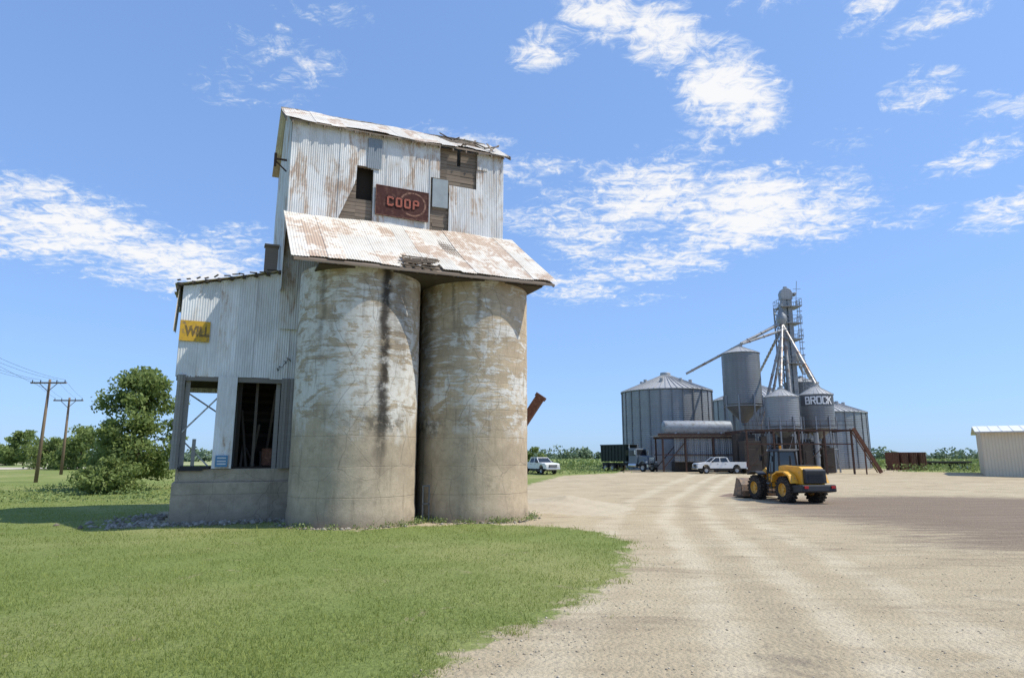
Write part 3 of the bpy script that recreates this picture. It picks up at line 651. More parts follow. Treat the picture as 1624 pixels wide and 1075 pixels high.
bigbin(24,100,6.8,12.7,15.6,'large ribbed galvanised grain bin with conical roof')
bigbin(45.0,119,7.8,13.0,16.3,'galvanised grain bin behind the hopper bins')
bigbin(52.0,110,7.4,10.0,13.0,'squat galvanised grain bin beside rusty conveyor frame')
def hopper(x,y,r,he,hp,hb,hc,label,txt=None,mt=None):
    z=gzat(x,y); E=empty('hopper_bin',(x,y,z),label=label,category='hopper bin'); he-=z;hp-=z;hb-=z;hc-=z
    mb=MB(); pr=[(r,hb)]; q=hb
    while q<he: q+=.56; pr.append((r+(.015 if int(q/.56)%2 else 0),min(q,he)))
    mb.lathe(pr,48); sharp(mb.obj('bin_wall',mt or m_gd,E,smooth=True))
    mb=MB(); mb.lathe([(r+.1,he-.06),(r+.1,he),(.35,hp-.1),(.35,hp+.15),(.01,hp+.2)],36)
    for i in range(24):
        a=2*math.pi*i/24; mb.beam(((r+.1)*math.cos(a),(r+.1)*math.sin(a),he+.02),(.35*math.cos(a),.35*math.sin(a),hp-.08),.04)
    mb.obj('bin_roof',m_rf,E)
    mb=MB(); mb.lathe([(.3,hc-.3),(.3,hc),(r,hb),(r+.05,hb),(r+.05,hb+.12),(r,hb+.12)],36); mb.obj('hopper_cone',m_gd,E,smooth=False)
    n=8; ps=[]
    for i in range(n):
        mb=MB(); a=2*math.pi*(i+.3)/n; p=((r+.08)*math.cos(a),(r+.08)*math.sin(a)); ps.append(p); mb.beam((p[0],p[1],-.1),(p[0],p[1],hb+1.2),.16); mb.obj('leg',m_st,E)
    mb=MB()
    for i in range(n):
        p,q=ps[i],ps[(i+1)%n]; mb.beam((*p,hb-.2),(*q,hb-.2),.12); mb.beam((*p,.3),(*q,hb-.6),.05) if i%2 else mb.beam((*q,.3),(*p,hb-.6),.05)
        mb.beam((*p,hb*.5),(*q,hb*.5),.08)
    mb.obj('leg_bracing',m_st,E)
    if txt:
        # dark band with painted letters built from straight strokes, wrapped on the bin wall
        a0=math.atan2(-y,-x)+.16; mp=simple('brand_paint',(.82,.82,.82),.5); hh0=he-.80; LW,LH,ST=.46,.84,.15
        mb=MB(); nb=28
        for i in range(nb):
            aa=[a0-1.25+2.5*k/nb for k in (i,i+1)]
            mb.add([((r+.03)*math.cos(q_),(r+.03)*math.sin(q_),z_) for q_ in aa for z_ in (hh0-.62,hh0+.60)],[(0,2,3,1)])
        mb.obj('lettering_band',simple('band_dark_steel',(.10,.105,.115),.6,.2),E)
        w_,h_=LW/2,LH/2
        G={'B':[(-w_,-h_,-w_,h_),(-w_,h_,w_*.7,h_),(-w_,0,w_*.8,0),(-w_,-h_,w_*.8,-h_),(w_*.85,h_*.12,w_*.85,h_*.9),(w_,-h_*.9,w_,-h_*.08)],
           'R':[(-w_,-h_,-w_,h_),(-w_,h_,w_*.8,h_),(-w_,0,w_*.8,0),(w_,h_*.1,w_,h_*.9),(0,0,w_,-h_)],
           'O':[(-w_,-h_*.85,-w_,h_*.85),(w_,-h_*.85,w_,h_*.85),(-w_*.8,h_,w_*.8,h_),(-w_*.8,-h_,w_*.8,-h_)],
           'C':[(-w_,-h_*.85,-w_,h_*.85),(-w_*.8,h_,w_*.8,h_),(-w_*.8,-h_,w_*.8,-h_),(w_,h_*.45,w_,h_*.85),(w_,-h_*.85,w_,-h_*.45)],
           'K':[(-w_,-h_,-w_,h_),(-w_,-.02,w_,h_),(-w_*.3,.12,w_,-h_)]}
        for i,ch in enumerate(txt):
            mb=MB(); cx_=(i-2)*.66
            for k_,(x0,y0,x1,y1) in enumerate(G[ch]):
                L_=math.hypot(x1-x0,y1-y0); ux,uy=(x1-x0)/L_,(y1-y0)/L_; px_,py_=-uy*ST/2,ux*ST/2; ex,ey=ux*ST/2,uy*ST/2
                pts_=[(x0-ex+px_,y0-ey+py_),(x1+ex+px_,y1+ey+py_),(x1+ex-px_,y1+ey-py_),(x0-ex-px_,y0-ey-py_)]
                vs_=[]
                for qx,qy in pts_:
                    an=a0+(cx_+qx)/r; rr_=r+.075+.003*k_; vs_.append((rr_*math.cos(an),rr_*math.sin(an),hh0+qy))
                mb.add(vs_,[(0,1,2,3)])
            mb.obj('bin_letter',mp,E)
    return E
hopper(31.6,88,2.5,16.8,17.9,9.8,7.3,'tall weathered galvanised hopper bin on steel legs')
hopper(33.9,81,2.0,10.2,11.3,6.5,5.0,'short galvanised hopper bin on steel legs',mt=m_g)
hopper(39.0,82.5,2.0,10.6,11.8,6.6,5.1,'short dark hopper bin lettered near its eave','BROCK')
hopper(42.0,93,2.3,13.3,14.2,8.5,6.8,'galvanised hopper bin standing behind shorter bins')
LT=empty('bucket_elevator',(39.4,90,.9),label='tall galvanised bucket elevator tower with service platforms',category='bucket elevator')
for dx in (-.42,.42):
    mb=MB(); mb.box((dx,0,12.2),(.6,.6,24.4))
    for z in np.arange(1.5,24,2.4): mb.box((dx,0,z),(.68,.68,.09))
    mb.obj('leg_casing',m_g,LT)
mb=MB(); mb.prism([(-.8,24.1),(.8,24.1),(.88,25.0),(.65,25.5),(.3,25.75),(-.3,25.75),(-.65,25.5),(-.88,25.0)],-.45,.45); mb.box((1.1,0,24.9),(.5,.5,.5)); mb.cyl((1.2,-.6,24.9),(1.2,.3,24.9),.2); mb.box((0,0,25.9),(.45,.4,.3)); mb.obj('elevator_head',m_g,LT,bevel=.03)
mb=MB(); mb.beam((1.5,.3,23),(1.9,.3,27.0),.06); mb.beam((1.3,.3,25.8),(2.4,.3,25.8),.05); mb.obj('lightning_rod',m_st,LT)
mb=MB(); w2=.9
cs=[(-w2,.4),(w2,.4),(w2,.4+1.8),(-w2,.4+1.8)]
for p in cs: mb.beam((*p,-.1),(*p,23.4),.16)
zs=list(np.arange(0,23.5,1.9))
for a,z0 in enumerate(zs[:-1]):
    z1=zs[a+1]
    for i in range(4):
        p,q=cs[i],cs[(i+1)%4]; mb.beam((*p,z1),(*q,z1),.10); mb.beam((*p,z0),(*q,z1),.08); mb.beam((*q,z0),(*p,z1),.08)
mb.obj('lattice_tower',m_st,LT)
for z,w3,d3 in ((23.0,1.5,1.3),(18.3,1.4,1.2),(14.8,1.3,1.2),(20.6,1.4,1.2)):
    mb=MB(); mb.box((.3,.3,z),(2*w3,2*d3,.1))
    rc_=[(.3-w3,.3-d3),(.3+w3,.3-d3),(.3+w3,.3+d3),(.3-w3,.3+d3)]
    for i in range(4):
        p,q=rc_[i],rc_[(i+1)%4]
        for hh in (.55,1.1): mb.beam((*p,z+hh),(*q,z+hh),.045)
        for k in range(4): x=p[0]+(q[0]-p[0])*k/4; y=p[1]+(q[1]-p[1])*k/4; mb.beam((x,y,z),(x,y,z+1.1),.045)
    mb.obj('service_platform',m_st,LT)
mb=MB()
for dx in (1.4,1.75): mb.beam((dx,-.3,0),(dx,-.3,24),.06)
for z in np.arange(.3,24,.35): mb.beam((1.4,-.3,z),(1.75,-.3,z),.03)
for z in np.arange(2.5,24,.9): mb.lathe([(.36,z),(.36,z+.07)],12,(1.58,-.55,0))
mb.obj('caged_ladder',m_st,LT)
mb=MB(); mb.lathe([(.25,19.9),(.7,20.9),(.7,21.6),(.25,22.3),(.25,23.4)],14,(-1.0,-.5,0)); mb.obj('distributor',m_g,LT,smooth=True)
D0=Vector((38.3,89.5,21.6)); m_sp=simple('spout_pipe',(.38,.37,.35),.5,.3,.4,.2,.6,(.24,.14,.09),.4)
for k,(q,truss) in enumerate((((26.6,97.5,15.3),1),((31.8,88,18.3),0),((34.1,81.3,11.6),0),((39.2,82.8,12.1),0),((42.2,92.6,14.8),0),((45,118,16.8),0),((51.8,109,13.5),1),((33.0,86,7.0),0),((36.5,84,6.0),0),((35.2,88,9.0),0),((31.9,87.6,18.2),0),((43.5,88,9.5),0))):
    mb=MB(); q=Vector(q); loc=Vector((D0.x,D0.y,0)); a=D0-loc+Vector((0,-.1*k,-.12*k)); b_=q-loc; mb.cyl(a,b_,.18,n=10)
    nseg=int((b_-a).length/2)
    for i in range(nseg): 
        p=a.lerp(b_,(i+.5)/nseg); d=(b_-a).normalized()*.05; mb.cyl(p-d,p+d,.24,n=10)
    if truss:
        up_=Vector((0,0,-.75)); mb.beam(a+up_*.3,b_+up_*.2,.07)
        for i in range(nseg+3):
            p=a.lerp(b_,i/(nseg+3)); p2=a.lerp(b_,(i+.5)/(nseg+3)); mb.beam(p,p2+up_*.25,.05); mb.beam(p2+up_*.25,a.lerp(b_,(i+1)/(nseg+3)),.05)
    mb.obj('grain_spout',m_sp,LT,(D0.x-39.4,D0.y-90,-.9))
# dark frame
RF=empty('conveyor_frame',(34,79,.9),label='rusty steel conveyor frame under the hopper bins',category='steel frame')
mb=MB()
for x in (-6.2,-3,0,3,6.2):
    for y in (-2.0,5.2): mb.beam((x,y,-.1),(x,y,5.0),.18)
    mb.beam((x,-2.0,5.0),(x,5.2,5.0),.18)
for y in (-2.0,5.2):
    mb.beam((-6.4,y,5.0),(6.6,y,5.0),.14,.22); mb.beam((-6.4,y,3.4),(6.4,y,3.4),.12,.16)
    for x in (-6.2,0): mb.beam((x,y,.5),(x+3,y,3.3),.08)
mb.obj('frame',m_rust,RF)
mb=MB()
for h in (.5,1.0): mb.beam((-6.4,-2.1,5.1+h),(6.6,-2.1,5.1+h),.03)
for i in range(14): mb.beam((-6.4+i*1.0,-2.1,5.1),(-6.4+i*1.0,-2.1,6.1),.03)
mb.obj('railing',m_rust,RF)
mb=MB(); mb.beam((6.2,-2.6,5.2),(9.0,-2.6,.1),.30,.36); mb.beam((6.2,-1.8,5.2),(9.0,-1.8,.1),.1); mb.beam((7.3,-2.6,-.1),(7.3,-2.6,3.2),.12)
mb.obj('stair_chute',m_rust2,RF)
for c_,d_ in (((-5,.5,1.9),(2.0,2,3.8)),((-1.6,1,1.4),(1.6,2,2.8)),((2.0,1,1.7),(1.2,1.4,3.4)),((4.6,1.2,1.5),(1.4,1.4,3.0)),((-3.3,.6,2.2),(.7,.7,4.4)),((0.3,2.4,2.2),(1.6,1.5,4.4)),((-4.8,3,2.4),(2.4,1.5,4.6)),((3.2,3.4,1.9),(2.2,1,3.8))):
    mb=MB(); mb.box(c_,d_); mb.box((c_[0],c_[1]-d_[1]/2-.05,c_[2]),(d_[0]*.6,.1,d_[2]*.5)); mb.box((c_[0],c_[1],c_[2]+d_[2]/2+.15),(d_[0]*.5,d_[1]*.5,.3)); mb.obj('machinery_cabinet',m_dark,RF,bevel=.03)
mb=MB(); mb.cyl((3.2,.5,0),(3.2,.5,4.8),.28); mb.cyl((3.2,.5,2),(3.2,.5,2.2),.36); mb.obj('drop_pipe',m_st,RF)
LS=empty('loadout_shed',(24.3,86,.88),label='open truck loadout shed with corrugated overhead wall',category='shed')
mb=MB()
for x in (-4.9,-2,1.6,4.8):
    for y in (-2.2,1.9): mb.beam((x,y,-.1),(x,y,4.4),.2)
for y in (-2.2,1.9): mb.beam((-5.2,y,4.4),(5.2,y,4.4),.22); mb.beam((-4.9,y,.5),(-2,y,3.8),.1); mb.beam((-5.2,y,2.2),(5.2,y,2.2),.12)
mb.beam((-5.5,-2.3,4.75),(5.8,-2.3,4.75),.12,.26); mb.obj('frame',m_rust,LS)
mb=MB(); mb.box((0,0,4.62),(11,4.4,.14)); mb.obj('shed_roof',simple('faded_roof',(.30,.28,.26)),LS)
mb=MB()
for i in range(100):
    x0=-3.4+7.8*i/100; x1=x0+7.8/100; d0=.05*math.sin(i*1.9);d1=.05*math.sin((i+1)*1.9); mb.add([(x0,-2.0+d0,1.3),(x1,-2.0+d1,1.3),(x1,-2.0+d1,4.3),(x0,-2.0+d0,4.3)],[(0,1,2,3)],0,random.random())
mb.obj('corrugated_wall',m_g,LS)
for c_,d_ in (((-1,.5,.7),(4,2,1.3)),((3.4,.2,.8),(1.6,1.6,1.6))):
    mb=MB(); mb.box(c_,d_); mb.box((c_[0],c_[1]-d_[1]/2-.05,c_[2]),(d_[0]*.8,.1,d_[2]*.5)); mb.obj('machinery_cabinet',m_dark,LS,bevel=.03)
mb=MB(); pr=[]; L=4.3
for k in range(7): a=math.pi/2*k/6; pr.append((.9*math.sin(a)+.001,-L-.35*math.cos(a)))
pr+= [(p[0],-p[1]) for p in pr[::-1]]
mb.tr=Matrix.Rotation(R(90),4,'Y'); mb.lathe(pr,28); mb.tr=None
for x in (-3,0,3): mb.box((x,0,-.85),(.25,1.4,.5))
mb.obj('storage_tank',simple('tank_grey',(.30,.32,.34),.6,.2,.3,.3,1.2,(.20,.19,.18),.4),loc=(24.5,86,6.62),smooth=True,label='long horizontal grey storage tank above loadout shed',category='tank'); sharp(bpy.data.objects['storage_tank'])
# ------------------------------------------------------------ vehicles
m_tyre=simple('tyre_rubber',(.022,.021,.02),.9,0,.2,.3,6,(.10,.085,.07),.5); m_rim=simple('steel_rim',(.45,.45,.45),.4,.6); m_blk=simple('black_plastic',(.025,.025,.027),.5,0,.4)
m_win=simple('window_glass',(.02,.025,.03),.08,0,.7,.1); m_lamp=simple('headlight_lens',(.7,.7,.68),.15,0,.6,.05); m_red=simple('tail_light',(.4,.02,.02),.3)
m_chr=simple('chrome',(.6,.6,.6),.2,.9)
def wheel(name,par,x,y,r,wd,rim=m_rim,hub=.55,lug=0):
    mb=MB()
    pr=[(hub*r,-wd/2),(r*.86,-wd/2),(r*.97,-wd*.38),(r,-wd*.2),(r,wd*.2),(r*.97,wd*.38),(r*.86,wd/2),(hub*r,wd/2)]
    mb.tr=Matrix.Rotation(R(90),4,'X'); mb.lathe(pr,30); mb.lathe([(hub*r,-wd*.5),(hub*r*.9,-wd*.3),(hub*r*.4,-wd*.25),(hub*r*.3,-wd*.42),(.001,-wd*.42)],24,mi=1); mb.lathe([(hub*r,wd*.5),(hub*r*.9,wd*.3),(hub*r*.4,wd*.25),(hub*r*.3,wd*.42),(.001,wd*.42)],24,mi=1)
    mb.tr=None
    if lug:
        for i in range(lug):
            a=2*math.pi*i/lug
            for sd in (-1,1):
                aa=a+(sd>0)*math.pi/lug; mb.box((r*1.0*math.cos(aa),sd*wd*.23,r*1.0*math.sin(aa)),(.09,wd*.46,.12),0,Matrix.Rotation(-aa,3,'Y'))
    return mb.obj(name,[m_tyre,rim],par,(x,y,r))
def arch(wx,wr,n=8):
    return [(wx+wr*math.cos(math.pi*(1-k/n)),.62+(wr*.95)*math.sin(math.pi*k/n)) for k in range(n+1)]
def pickup(x,y,rot,label,L=5.8,paintc=(.75,.75,.74)):
    E=empty('pickup_truck',(x,y,gzat(x,y)),rot,label=label,category='pickup truck'); pm=simple('white_paint',paintc,.3,0,.5,.06,2)
    h=L/2; fw=h-1.0; rw=-h+1.2
    prof=[(-h,.62)]+arch(rw,.48)+arch(fw,.48)+[(h,.62),(h,1.0),(h-.1,1.22),(h-1.45,1.34),(-.75+.0,1.34),(-.75,1.36),(-h,1.36)]
    mb=MB(); mb.prism(prof,-.98,.98); mb.obj('body',pm,E,bevel=.04)
    mb=MB(); b0=[(h-1.55,-.92),(h-1.55,.92),(-.85,.92),(-.85,-.92)]; t0=[(h-2.25,-.74),(h-2.25,.74),(-.62,.74),(-.62,-.74)]
    vs=[(a,b_,1.34) for a,b_ in b0]+[(a,b_,1.86) for a,b_ in t0]; mb.add(vs,[(3,2,1,0),(4,5,6,7),(0,1,5,4),(1,2,6,5),(2,3,7,6),(3,0,4,7)]); mb.obj('cab_window',m_win,E)
    mb=MB(); mb.box((( h-2.25-.62)/2,0,1.89),(h-2.25+.62+.08,1.54,.09))
    for s in (-1,1):
        mb.beam((h-1.53,s*.92,1.33),(h-2.23,s*.75,1.88),.07); mb.beam((-.87,s*.92,1.33),(-.63,s*.75,1.88),.12); mb.beam((.25,s*.935,1.33),(.2,s*.755,1.88),.08)
    mb.obj('cab_roof',pm,E,bevel=.02)
    mb=MB(); mb.box((-h+1.02,0,1.365),(1.9,1.7,.02)); mb.obj('truck_bed',m_blk,E)
    mb=MB(); mb.box((h+.03,0,.92),(.06,1.1,.34)); 
    for k in range(4): mb.box((h+.07,0,.8+k*.08),(.02,1.0,.025),1)
    mb.obj('grille',[m_blk,m_chr],E)
    for bx in (h+.08,-h-.08): mb=MB(); mb.box((bx,0,.61),(.18,1.9,.21)); mb.obj('bumper',m_chr,E,bevel=.03)
    for s in (-1,1):
        mb=MB(); mb.box((h+.01,s*.76,.98),(.08,.36,.26)); mb.obj('headlight',m_lamp,E)
        mb=MB(); mb.box((-h-.01,s*.9,1.05),(.06,.14,.4)); mb.obj('tail_light',m_red,E)
        mb=MB(); mb.box((h-1.75,s*1.1,1.42),(.12,.2,.22)); mb.obj('side_mirror',m_blk,E)
        for wx in (fw,rw): wheel('wheel',E,wx,s*.86,.4,.27)
        for hx in (.55,-.4): mb=MB(); mb.box((hx,s*.985,1.15),(.2,.02,.04)); mb.obj('door_handle',m_blk,E)
    mb=MB(); mb.box((0,0,.48),(L-1,1.5,.2)); mb.obj('chassis',m_blk,E)
    return E
pickup(3.3,78,R(-60),'white pickup truck parked on the yard edge',5.6)
pickup(25.0,79,R(183),'white crew cab pickup parked by the loadout shed',5.9)
def grain_truck(x,y,rot):
    E=empty('dump_truck',(x,y,gzat(x,y)),rot,label='dark green dump truck with pale cab parked on gravel',category='dump truck')
    mb=MB(); mb.prism([(-3.8,1.3),(.6,1.3),(.6,3.35),(.95,3.5),(.95,3.58),(-3.9,3.58)],-1.22,1.22)
    for i in range(8): 
        for s in (-1,1): mb.box((-3.65+i*.58,s*1.26,2.4),(.1,.1,2.3))
    mb.box((-1.6,1.27,3.5),(4.6,.1,.14)); mb.box((-1.6,-1.27,3.5),(4.6,.1,.14)); mb.obj('dump_box',simple('dark_green_box',(.012,.022,.019),.5),E,bevel=.03)
    mb=MB(); mb.box((-.8,0,.95),(7.0,.9,.35)); mb.obj('chassis',m_blk,E)
    pc=simple('cab_grey',(.16,.19,.22),.35,.2)
    mb=MB(); mb.prism([(.95,.95),(2.4,.95),(2.4,2.0),(2.25,3.0),(1.05,3.05)],-1.1,1.1); mb.prism([(2.4,1.0),(3.9,1.0),(3.95,1.6),(3.75,1.95),(2.4,2.12)],-.85,.85); mb.obj('cab',pc,E,bevel=.07)
    mb=MB(); mb.add([(2.425,-.98,2.12),(2.425,.98,2.12),(2.29,.9,2.85),(2.29,-.9,2.85)],[(0,1,2,3)]); mb.obj('windscreen',m_win,E)
    mb=MB(); mb.box((3.98,0,1.45),(.06,.95,.85)); mb.obj('grille',m_chr,E,bevel=.02)
    mb=MB(); mb.box((4.1,0,.75),(.22,2.2,.34)); mb.obj('bumper',m_chr,E,bevel=.02)
    for s in (-1,1):
        mb=MB(); mb.box((1.65,s*1.105,2.4),(1.0,.02,.7)); mb.obj('side_window',m_win,E)
        mb=MB(); mb.prism([(2.65,1.15),(3.0,1.5),(3.6,1.5),(3.95,1.1),(3.95,.9),(3.7,1.2),(3.3,1.35),(2.95,1.2),(2.7,.9)],s*.8,s*1.15); mb.obj('fender',pc,E,bevel=.02)
        mb=MB(); mb.box((3.93,s*1.0,1.25),(.1,.26,.22)); mb.obj('headlight',m_lamp,E)
        mb=MB(); mb.box((2.3,s*1.35,2.5),(.1,.2,.6)); mb.obj('side_mirror',m_chr,E)
        mb=MB(); mb.cyl((1.0,s*.9,1.2),(1.0,s*.9,3.6),.08,n=10); mb.obj('exhaust_stack',m_chr,E)
        mb=MB(); mb.cyl((1.0,s*.95,.8),(2.3,s*.95,.8),.3,n=14); mb.obj('fuel_tank',m_chr,E)
        for wx in (3.3,-1.9,-3.1): wheel('wheel',E,wx,s*.98,.52,.32 if wx>0 else .5)
grain_truck(15.8,89,R(-50))
LX,LY=17.7,42.6
def loader():
    E=empty('wheel_loader',(LX,LY,0),R(101),label='orange yellow wheel loader with low front bucket on gravel',category='wheel loader')
    oy=simple('loader_orange',(.74,.38,.035),.45,0,.4,.15,2,(.40,.27,.13),.3); hubm=simple('loader_hub',(.64,.36,.05),.5,0,.4,.2,4,(.3,.2,.1)); dk=simple('loader_charcoal',(.03,.032,.035),.5,0,.3)
    mb=MB(); mb.prism([(-2.85,1.12),(-.5,1.12),(-.5,2.2),(-1.0,2.26),(-2.6,2.2),(-2.85,2.05)],-.78,.78); mb.box((-1.0,0,1.0),(2.6,1.0,.5)); mb.obj('engine_hood',oy,E,bevel=.06)
    mb=MB(); mb.prism([(-3.15,1.2),(-2.86,1.2),(-2.86,2.08),(-3.1,1.98)],-.7,.7); mb.obj('rear_grille',dk,E,bevel=.04)
    mb=MB(); mb.box((-1.9,0,2.235),(1.2,1.2,.06)); mb.obj('hood_vent',dk,E,bevel=.02)
    for k in range(7): mb=MB(); mb.box((-3.16,0,1.28+k*.1),(.03,1.1,.03)); mb.obj('grille_slat',m_blk,E)
    mb=MB(); mb.prism([(-3.4,.72),(-2.4,.6),(-2.3,1.10),(-3.36,1.14)],-1.15,1.15); mb.obj('counterweight',dk,E,bevel=.07)
    for s in (-1,1):
        mb=MB(); mb.prism([(-2.45,1.2),(-2.2,1.62),(-1.75,1.8),(-1.1,1.8),(-.65,1.6),(-.5,1.2),(-.42,1.2),(-.55,1.66),(-1.05,1.9),(-1.8,1.9),(-2.3,1.7),(-2.55,1.2)],s*.79,s*1.32); mb.obj('rear_fender',oy,E,bevel=.02)
        mb=MB(); mb.prism([(.95,1.6),(1.3,1.78),(1.9,1.78),(2.3,1.6),(2.32,1.66),(1.95,1.86),(1.28,1.86),(.9,1.68)],s*.74,s*1.32); mb.obj('front_fender',dk,E)
        mb=MB(); mb.box((-3.41,s*.9,1.0),(.06,.26,.16)); mb.obj('tail_light',m_red,E)
        mb=MB()
        for k in range(4): mb.box((-.15,s*1.08,.55+k*.32),(.4,.32,.04))
        for dx in (-.35,.05): mb.beam((dx,s*1.22,.5),(dx,s*1.22,2.4),.04)
        mb.obj('ladder',dk,E)
        for wx in (-1.55,1.6): wheel('wheel',E,wx,s*1.0,.78,.6,hubm,.52,20)
        mb=MB(); mb.beam((1.3,s*.42,1.95),(2.5,s*.42,1.2),.16,.34); mb.beam((2.45,s*.42,1.3),(3.15,s*.42,.5),.16,.32); mb.obj('lift_arm',oy,E,bevel=.02)
        mb=MB(); mb.cyl((1.1,s*.42,1.0),(2.3,s*.42,1.15),.08); mb.obj('lift_cylinder',m_chr,E)
    mb=MB(); mb.prism([(.3,.75),(1.9,.7),(2.0,1.2),(1.5,2.1),(1.1,2.1),(.4,1.3)],-.36,.36); mb.obj('front_frame',oy,E,bevel=.03)
    mb=MB(); mb.box((.15,0,1.5),(1.4,1.3,.5)); mb.obj('cab_base',oy,E,bevel=.04)
    mb=MB(); vs=[(x,y,1.75) for x,y in ((-.45,-.66),(.9,-.66),(.9,.66),(-.45,.66))]+[(x,y,3.12) for x,y in ((-.36,-.58),(.66,-.58),(.66,.58),(-.36,.58))]
    mb.add(vs,[(0,3,2,1),(4,5,6,7),(0,1,5,4),(1,2,6,5),(2,3,7,6),(3,0,4,7)]); mb.obj('cab_window',m_win,E)
    mb=MB(); 
    for i in range(4): mb.beam(vs[i],vs[i+4],.12); mb.beam(vs[i],vs[(i+1)%4],.1)
    for s in (-1,1): mb.beam((.2,s*.67,1.75),(.15,s*.59,3.12),.08)
    mb.obj('cab_frame',dk,E)
    mb=MB(); mb.box((.14,0,3.19),(1.35,1.4,.16),top=.92); mb.obj('cab_roof',dk,E,bevel=.04)
    mb=MB(); mb.cyl((-.3,.4,3.27),(-.3,.4,3.5),.07); mb.obj('beacon',simple('beacon_amber',(.6,.25,.03)),E)
    for s in (-1,1):
        mb=MB(); mb.box((.85,s*.5,3.2),(.1,.22,.14)); mb.obj('work_light',m_lamp,E)
        mb=MB(); mb.beam((.8,s*.66,2.95),(.95,s*1.02,2.85),.03); mb.box((.97,s*1.07,2.7),(.06,.18,.36)); mb.obj('side_mirror',dk,E)
    mb=MB(); mb.cyl((-1.2,.35,2.2),(-1.2,.35,2.85),.07); mb.obj('exhaust_pipe',dk,E)
    mb=MB(); mb.prism([(2.95,.12),(4.15,.08),(4.2,.14),(3.15,.22),(3.02,.5),(3.05,.85),(3.25,1.15),(3.6,1.3),(3.58,1.36),(3.2,1.24),(2.95,.9),(2.88,.5)],-1.4,1.4)
    for s in (-1.4,1.36): mb.prism([(2.95,.12),(4.15,.1),(3.6,1.33),(3.2,1.22),(2.9,.7)],s,s+.04)
    mb.obj('bucket',simple('worn_bucket',(.16,.13,.11),.7,.2,.3,.3,3,(.30,.2,.13),.6),E)
    mb=MB(); mb.beam((1.5,0,1.9),(2.9,0,1.15),.14,.2); mb.obj('tilt_link',dk,E)
loader()
mb=MB(); n=24; vs=[];fs=[]
for j in range(n):
    for i in range(n):
        x=-1.6+3.2*i/(n-1); y=-1.2+2.4*j/(n-1); q=math.hypot(x/1.5,y/1.1); vs.append((x,y,max(-.05,.35*(1-q)*(1+.3*math.sin(5*x+3*y)))+random.uniform(-.02,.02)))
for j in range(n-1):
    for i in range(n-1): fs.append((j*n+i,j*n+i+1,(j+1)*n+i+1,(j+1)*n+i))
mb.add(vs,fs); mb.obj('dirt_pile',simple('brown_dirt',(.26,.19,.14),1),loc=(16.4,47.4,.0),label='small brown dirt heap in front of the bucket',category='dirt pile')
# ------------------------------------------------------------ metal building
WB=empty('metal_building',(53.0,73.5,.72),R(-33),label='low beige corrugated metal building with white roof',category='metal building')
m_bg,N,b=mat('beige_siding',.6,0,.3); o=N.obj(); X=N.xyz(o); wv=N.m('SINE',N.m('MULTIPLY',X[0],2*math.pi/.3)); N.put(b.inputs['Base Color'],N.mix(N.ss(wv,.2,.9,0,.3),N.mix(N.noise(o,.8,4,.6),(.62,.52,.37),(.72,.62,.46)),(.40,.33,.23))); N.put(b.inputs['Normal'],N.bump(wv,.5,.03))
mb=MB(); mb.box2((0,0,-.3),(22,10,4.75)); 
mb.add([(0,0,4.75),(0,10,4.75),(0,5,5.5),(22,0,4.75),(22,10,4.75),(22,5,5.5)],[(0,2,1),(3,4,5)]); mb.obj('wall',m_bg,WB)
mb=MB()
for s in (0,1):
    y0,y1=(-.35,5) if s==0 else (10.35,5)
    vs=[(-.5,y0,4.77),(22.5,y0,4.77),(22.5,y1,5.58),(-.5,y1,5.58)]; vs+=[(a,b_,c_+.12) for a,b_,c_ in vs]; mb.add(vs,[(0,1,2,3),(4,5,6,7),(0,1,5,4),(1,2,6,5),(2,3,7,6),(3,0,4,7)])
for i in range(23): mb.beam((i,-.36,4.91),(i,5,5.72),.06)
mb.obj('roof',simple('white_roof_metal',(.70,.70,.68),.5),WB)
mb=MB(); mb.box((11,-.42,4.8),(23,.12,.16)); mb.obj('gutter',simple('gutter_tan',(.5,.47,.4)),WB)
TE=empty('flatbed_trailer',(65,101,.9),R(-4),label='dark flatbed trailer parked in the weeds',category='trailer')
mb=MB(); mb.box((0,0,1.15),(10,2.4,.25)); mb.box((0,0,.9),(9,1,.3)); mb.obj('deck',m_dark,TE)
for wx in (-4,-2.8,3.2,4.4):
    for s in (-1,1): wheel('wheel',TE,wx,s*1,.5,.3)
mb=MB(); mb.box((-4.9,0,1.7),(.12,2.4,1)); mb.obj('headboard',m_rust2,TE)
for i in range(4):
    mb=MB(); mb.box((0,0,1.25),(1.0,1.8,2.5)); 
    for k in (-.35,0,.35): mb.box((k,-.93,1.25),(.08,.06,2.4))
    mb.box((0,0,2.54),(1.08,1.9,.08)); mb.obj('steel_crate',m_rust2,loc=(55.8+i*1.3,96,.9),rot=R(3*i),bevel=.02,label='tall rusty steel crate standing in a row',category='crate',group='rusty crates standing in a row')
